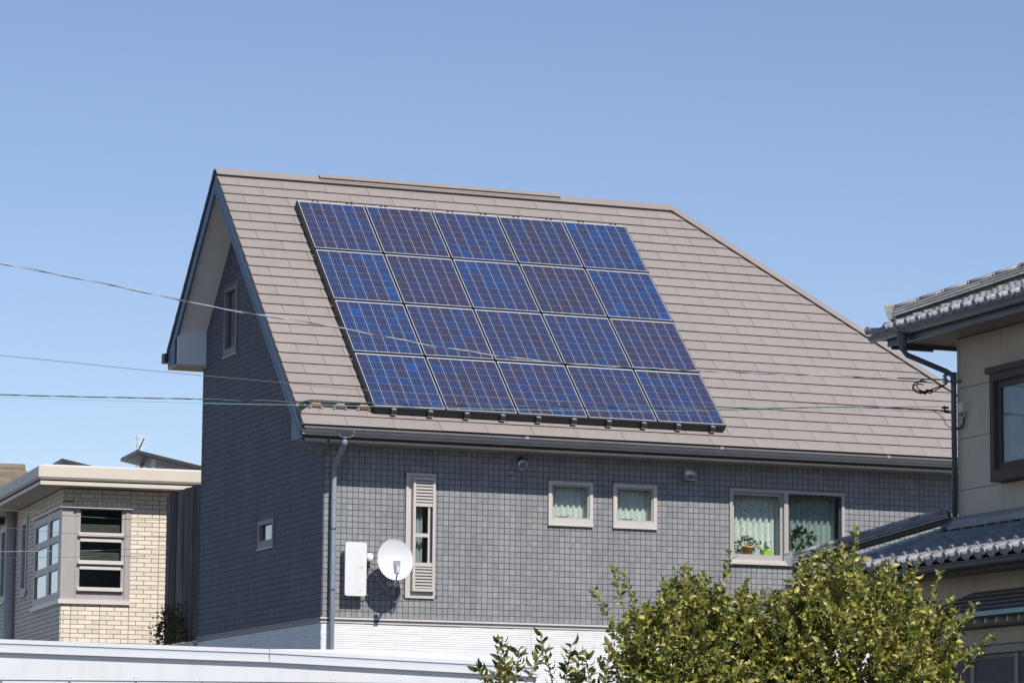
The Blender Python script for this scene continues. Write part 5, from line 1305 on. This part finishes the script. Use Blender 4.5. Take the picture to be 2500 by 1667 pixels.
# ================================================================== overhead wires
def smooth(ps, n=8):
    ps = [V(*p) for p in ps]; out = []
    for i in range(len(ps) - 1):
        p0, p1, p2, p3 = ps[max(i - 1, 0)], ps[i], ps[i + 1], ps[min(i + 2, len(ps) - 1)]
        for k in range(n):
            t = k / n
            out.append(0.5 * ((2 * p1) + (p2 - p0) * t + (2 * p0 - 5 * p1 + 4 * p2 - p3) * t * t + (3 * p1 - p0 - 3 * p2 + p3) * t ** 3))
    out.append(ps[-1]); return out
def ext(ps, f=0.35):
    a, b = V(*ps[0]), V(*ps[1]); return [tuple(a + (a - b) * f * 6)] + [tuple(a + (a - b) * f * 2)] + list(ps)
W1 = [(-6.851, -10.999, 2.583), (-5.722, -10.689, 2.501), (-4.55, -10.391, 2.393), (-3.19, -10.083, 2.319), (-2.083, -9.852, 2.229), (-0.788, -9.611, 2.176), (0.22, -9.446, 2.194), (1.307, -9.285, 2.228), (2.759, -9.093, 2.284), (4.197, -8.955, 2.34), (4.345, -8.88, 2.346)]
W2 = [(-6.801, -10.89, 1.733), (-6.158, -10.715, 1.732), (-5.502, -10.545, 1.727), (-4.662, -10.341, 1.726), (-3.778, -10.14, 1.729), (-2.352, -9.843, 1.735), (1.11, -9.261, 1.84), (4.32, -8.88, 2.05)]
W3 = [(-6.779, -10.843, 1.368), (-6.031, -10.645, 1.413), (-4.648, -10.311, 1.498), (-4.148, -10.199, 1.525), (-3.003, -9.96, 1.589), (-1.87, -9.743, 1.643), (0.091, -9.415, 1.76), (1.469, -9.214, 1.832), (2.941, -9.03, 1.957), (4.108, -8.896, 2.0), (4.33, -8.87, 2.005)]
W4 = [(-6.778, -10.84, 1.345), (-4.646, -10.306, 1.46), (-3.737, -10.106, 1.514), (-2.345, -9.828, 1.595), (0.093, -9.411, 1.726), (2.942, -9.028, 1.93), (4.33, -8.86, 1.985)]
def twisted(name, label, ps, r, rw, mats, pitch):
    c = smooth(ext(ps), 40); t = thing(name, label, 'wire', c[len(c) // 2])
    for s_ in range(2):
        out = []; L_ = 0.0
        for i, p in enumerate(c):
            if i: L_ += (p - c[i - 1]).length
            a = 2 * PI * L_ / pitch + PI * s_; out.append(p + V(0, 1, 0) * math.cos(a) * rw + Z3 * math.sin(a) * rw)
        mb = MB(); mb.tube(out, r, 6); mb.build('strand', mats[s_], t)
twisted('overhead_wire', 'twisted pale overhead wire crossing the third row of solar panels', W1, 0.0042, 0.0048, ('bright_cable', 'grey_cable'), 0.75)
mb = MB(); mb.tube(smooth(ext(W2)), 0.0028, 6); tag(mb.build('overhead_wire', 'grey_cable'), 'thin dark wire passing just under the eave box of the gable', 'wire')
twisted('overhead_wire', 'dark twisted wire sagging across the bottom row of solar panels', W3, 0.0032, 0.004, ('grey_cable', 'black_cable'), 0.62)
mb = MB(); mb.tube(smooth(ext(W4)), 0.0025, 6); tag(mb.build('overhead_wire', 'teal_cable'), 'thin teal wire running just below the dark twisted wire', 'wire')
LWS = [([(-2.42, 8.292, 2.014), (-1.551, 7.961, 1.941), (-0.592, 7.591, 1.884), (-0.045, 7.376, 1.882), (0.3, 7.25, 1.885)], 'grey wire crossing the top sash of the brick house corner window'),
       ([(-2.405, 8.326, 1.752), (-1.535, 7.995, 1.675), (-0.576, 7.625, 1.623), (-0.03, 7.409, 1.623), (0.3, 7.29, 1.625)], 'grey wire crossing the brick house between its top and middle sash'),
       ([(-2.383, 8.373, 1.384), (-1.519, 8.03, 1.401), (-0.792, 7.74, 1.422), (-0.021, 7.429, 1.47), (0.3, 7.3, 1.49)], 'pale wire crossing the middle sash of the brick house corner window'),
       ([(-2.377, 8.385, 1.292), (-1.241, 7.934, 1.314), (-0.014, 7.444, 1.349), (0.3, 7.31, 1.36)], 'lowest grey wire crossing the brick house just above its bottom sash')]
for (ps, lb), mt, r in zip(LWS, ('grey_cable', 'grey_cable', 'bright_cable', 'grey_cable'), (0.0045, 0.0032, 0.0035, 0.0032)):
    mb = MB(); mb.tube(smooth(ext(ps)), r, 6); tag(mb.build('overhead_wire', mt), lb, 'wire')
mb = MB()
for k, (dx, dz, r) in enumerate(((0.02, 0.0, 0.12), (0.08, 0.01, 0.10), (0.10, 0.03, 0.08))):
    c0 = V(XR - 0.32 - dx, -8.90, 2.27 - dz); lp = [c0 + V(r * math.cos(a) * 1.2, 0.02 * k, r * math.sin(a) * 0.62) for a in [PI * 0.35 + PI * 1.25 * i / 12 for i in range(13)]] + [V(XR - 0.10, -8.90, 2.31)]
    mb.tube(smooth(lp, 4), 0.0065, 6)
mb.tube([V(XR - 0.44, -8.885, 2.20), V(XR - 0.36, -8.885, 2.185)], 0.013, 8); mb.tube([V(XR - 0.36, -8.885, 2.222), V(XR - 0.28, -8.885, 2.22)], 0.012, 8)
tag(mb.build('wire_splice', 'black_cable'), 'black looped wire splices hanging left of the tiled house downpipe', 'wire')
mb = MB(); mb.tube(smooth([(4.108, -8.896, 2.0), (4.20, -8.89, 1.99), (4.30, -8.885, 1.92), (4.34, -8.885, 1.85), (4.40, -8.885, 1.82), (4.42, -8.89, 1.80)], 6), 0.005, 6)
tag(mb.build('drop_wire', 'grey_cable'), 'thin slack wire dropping to the downpipe below the lower clamp', 'wire')

# ================================================================== trees and shrubs
def leaf_mesh(name, ln, wd, mat, curl=0.4):
    mb = MB(); l = ln; w_ = ln * wd; c = curl * ln; f = V(0, 0, 1) * w_ * 0.4
    d, s, n = V(1, 0, 0), V(0, 1, 0), V(0, 0, 1)
    a = V(0, 0, 0); m1 = d * l * 0.35 + n * c * 0.2; m2 = d * l * 0.72; e = d * l - n * c * 0.7
    mb.mesh([a, m1, m2, e, m1 + s * w_ + f, m2 + s * w_ * 0.8 + f * 0.7, m1 - s * w_ + f, m2 - s * w_ * 0.8 + f * 0.7],
            [(0, 4, 1), (1, 4, 5, 2), (2, 5, 3), (0, 1, 6), (1, 2, 7, 6), (2, 3, 7)], 0, True)
    return mb.data('leaf', mat)
VIEW = -F
def make_tree(name, label, cat, base, trunk_h, crown_c, rad3, n_shoots, leaves_per, ln, wd, mat, shoot_len, zmin, extra=(), n_obj=300, group=None, lobes=None):
    t = thing(name, label, cat, base, 0, group)
    mb = MB(); top = V(*crown_c); b = V(*base)
    fork = b + (top - b) * 0.45
    mb.tube([b, b.lerp(fork, 0.5) + V(0.04, 0.02, 0), fork], [0.075 * rad3[0] + 0.02, 0.06 * rad3[0] + 0.015, 0.05 * rad3[0] + 0.012], 9); mb.build('trunk', 'bark', t)
    lb = MB(); tw = MB(); pts = []
    ends = []
    for k in range(9):
        a = 2 * PI * k / 9 + rnd.uniform(-0.3, 0.3); e = top + V(math.cos(a) * rad3[0] * 0.6, math.sin(a) * rad3[1] * 0.6, rnd.uniform(-0.1, 0.5) * rad3[2])
        mid_ = fork.lerp(e, 0.5) + V(rnd.uniform(-0.1, 0.1), rnd.uniform(-0.1, 0.1), 0.05); lb.tube([fork, mid_, e], [0.03 * rad3[0] + 0.008, 0.02 * rad3[0] + 0.005, 0.008], 7); ends.append(e)
    lb.build('limb', 'bark', t)
    shoots = []
    tries = 0
    while len(shoots) < n_shoots and tries < n_shoots * 20:
        tries += 1
        u = V(rnd.gauss(0, 1), rnd.gauss(0, 1), rnd.gauss(0, 1)).normalized()
        q = rnd.uniform(0.25, 1.0) ** 0.45
        lump = 1 + 0.13 * math.sin(u.x * 7 + 1.3) * math.sin(u.y * 6 + 0.4) + 0.10 * math.sin(u.z * 9 + u.x * 5)
        lc, lr = (top, rad3) if not lobes else lobes[0 if rnd.random() < lobes[0][2] else 1][:2]
        p = lc + V(u.x * lr[0], u.y * lr[1], u.z * lr[2]) * (q * lump)
        if p.z < zmin: continue
        d = (u * 0.8 + V(rnd.gauss(0, 0.35), rnd.gauss(0, 0.35), 0.75 + rnd.gauss(0, 0.3))).normalized()
        shoots.append((p - d * shoot_len * 0.5, d, shoot_len * rnd.uniform(0.6, 1.25)))
    for (p, d, l) in extra: shoots.append((V(*p), V(*d).normalized(), l))
    for (p, d, l) in shoots:
        bend = V(rnd.gauss(0, 0.12), rnd.gauss(0, 0.12), 0.1) * l; q1 = p + d * l * 0.5 + bend * 0.4; q2 = p + d * l + bend
        tw.tube([p, q1, q2], [0.005, 0.004, 0.002], 4, cap=False)
        n = max(4, int(leaves_per * l / shoot_len))
        for k in range(n):
            f = 0.12 + 0.88 * (k + rnd.random() * 0.6) / n
            pos = p.lerp(q1, f * 2) if f < 0.5 else q1.lerp(q2, min(1, f * 2 - 1))
            a = k * 2.4 + rnd.random() * 0.8; o1 = d.orthogonal().normalized(); o2 = d.cross(o1); side = o1 * math.cos(a) + o2 * math.sin(a)
            dd = (side * rnd.uniform(0.6, 1.0) + d * rnd.uniform(0.25, 0.9) + V(0, 0, rnd.uniform(-0.35, 0.25))).normalized()
            pts.append((pos, dd))
    tag(tw.build('twigs', 'twig', t), kind='stuff')
    score = sorted(range(len(pts)), key=lambda i: -((pts[i][0] - top).dot(VIEW) + 0.5 * pts[i][0].z + rnd.random() * 0.15))
    pick = set(score[:n_obj])
    lme = leaf_mesh('leaf', ln, wd, mat); mb = MB()
    for i, (p, d) in enumerate(pts):
        if i in pick:
            up = V(rnd.uniform(-1, 1), rnd.uniform(-1, 1), rnd.uniform(0.0, 1.4)).normalized(); s = d.cross(up)
            if s.length < 1e-3: continue
            s.normalize(); n = s.cross(d) * -1; n = d.cross(s) 
            sc = rnd.uniform(0.7, 1.2); piece('leaf', lme, t, frame_mat(p, d, s, n) @ Matrix.Scale(sc, 4))
    rest_pts = [pts[i] for i in range(len(pts)) if i not in pick]
    dm = {}
    it = iter(rest_pts)
    lst = [p for p, d in rest_pts]; ds = [d for p, d in rest_pts]; cur = [0]
    def df(p):
        d = ds[cur[0]]; cur[0] += 1; return d
    leaf_cloud(mb, lst, ln, wd, df, 0.4)
    tag(mb.build('crown', mat, t), kind='stuff')
    return t
def cw(u, v, dep):   # a point at a given distance along a sight line, for siting the shrubs
    q = F + RT * ((u - 1250) / 8092) - UP * ((v - 833.5) / 8092); return CP + q * dep
TC = cw(1930, 1700, 25.0); LBA, LBB = cw(2065, 1660, 25.0), cw(1690, 1700, 24.8)
make_tree('citrus_tree', 'large bushy tree with yellow green leaves in front of the tiled house', 'tree', (TC.x, TC.y, GZ), 1.2, (TC.x, TC.y, TC.z), (1.2, 0.9, 0.8), 3600, 12, 0.060, 0.25, 'leaf_tree', 0.17, TC.z - 0.6,
    lobes=[(LBA, (0.95, 0.85, 0.86), 0.62), (LBB, (0.62, 0.65, 0.82), 0.38)],
    extra=[((cw(a, b, 24.6)), (dx, -0.1, 1), l) for a, b, dx, l in ((1560, 1520, -0.35, 0.36), (1525, 1500, -0.3, 0.32), (1500, 1540, -0.5, 0.32), (1760, 1440, 0.25, 0.26), (2085, 1400, 0.02, 0.32), (2310, 1560, 0.9, 0.32), (2330, 1620, 1.6, 0.36), (2350, 1640, 1.2, 0.28))])
SC1 = cw(1235, 1750, 21.5)
make_tree('citrus_shrub', 'small leafy shrub poking above the right end of the garage', 'shrub', (SC1.x, SC1.y, GZ), 1.2, (SC1.x, SC1.y, SC1.z), (0.15, 0.15, 0.17), 24, 20, 0.08, 0.185, 'leaf_shrub', 0.24, SC1.z - 0.5,
    extra=[(cw(1238, 1672, 21.5), (-0.05, 0, 1), 0.28), (cw(1285, 1665, 21.5), (0.35, 0, 1), 0.2), (cw(1195, 1690, 21.5), (-0.4, 0, 1), 0.17), (cw(1225, 1685, 21.4), (-0.2, 0, 1), 0.22), (cw(1255, 1685, 21.6), (0.2, 0, 1), 0.24)], n_obj=120, group='citrus shrubs in front')
SC2 = cw(1395, 1765, 21.8)
make_tree('citrus_shrub', 'dense green shrub between the small shrub and the large tree', 'shrub', (SC2.x, SC2.y, GZ), 1.2, (SC2.x, SC2.y, SC2.z), (0.22, 0.22, 0.24), 70, 19, 0.078, 0.19, 'leaf_shrub', 0.24, SC2.z - 0.5,
    extra=[(cw(1350, 1672, 21.8), (-0.12, 0, 1), 0.30), (cw(1410, 1680, 21.8), (0.1, 0, 1), 0.22), (cw(1470, 1680, 21.8), (0.2, 0, 1), 0.26), (cw(1440, 1680, 21.6), (0.0, 0, 1), 0.22), (cw(1380, 1675, 21.6), (0, 0, 1), 0.25)], n_obj=160, group='citrus shrubs in front')
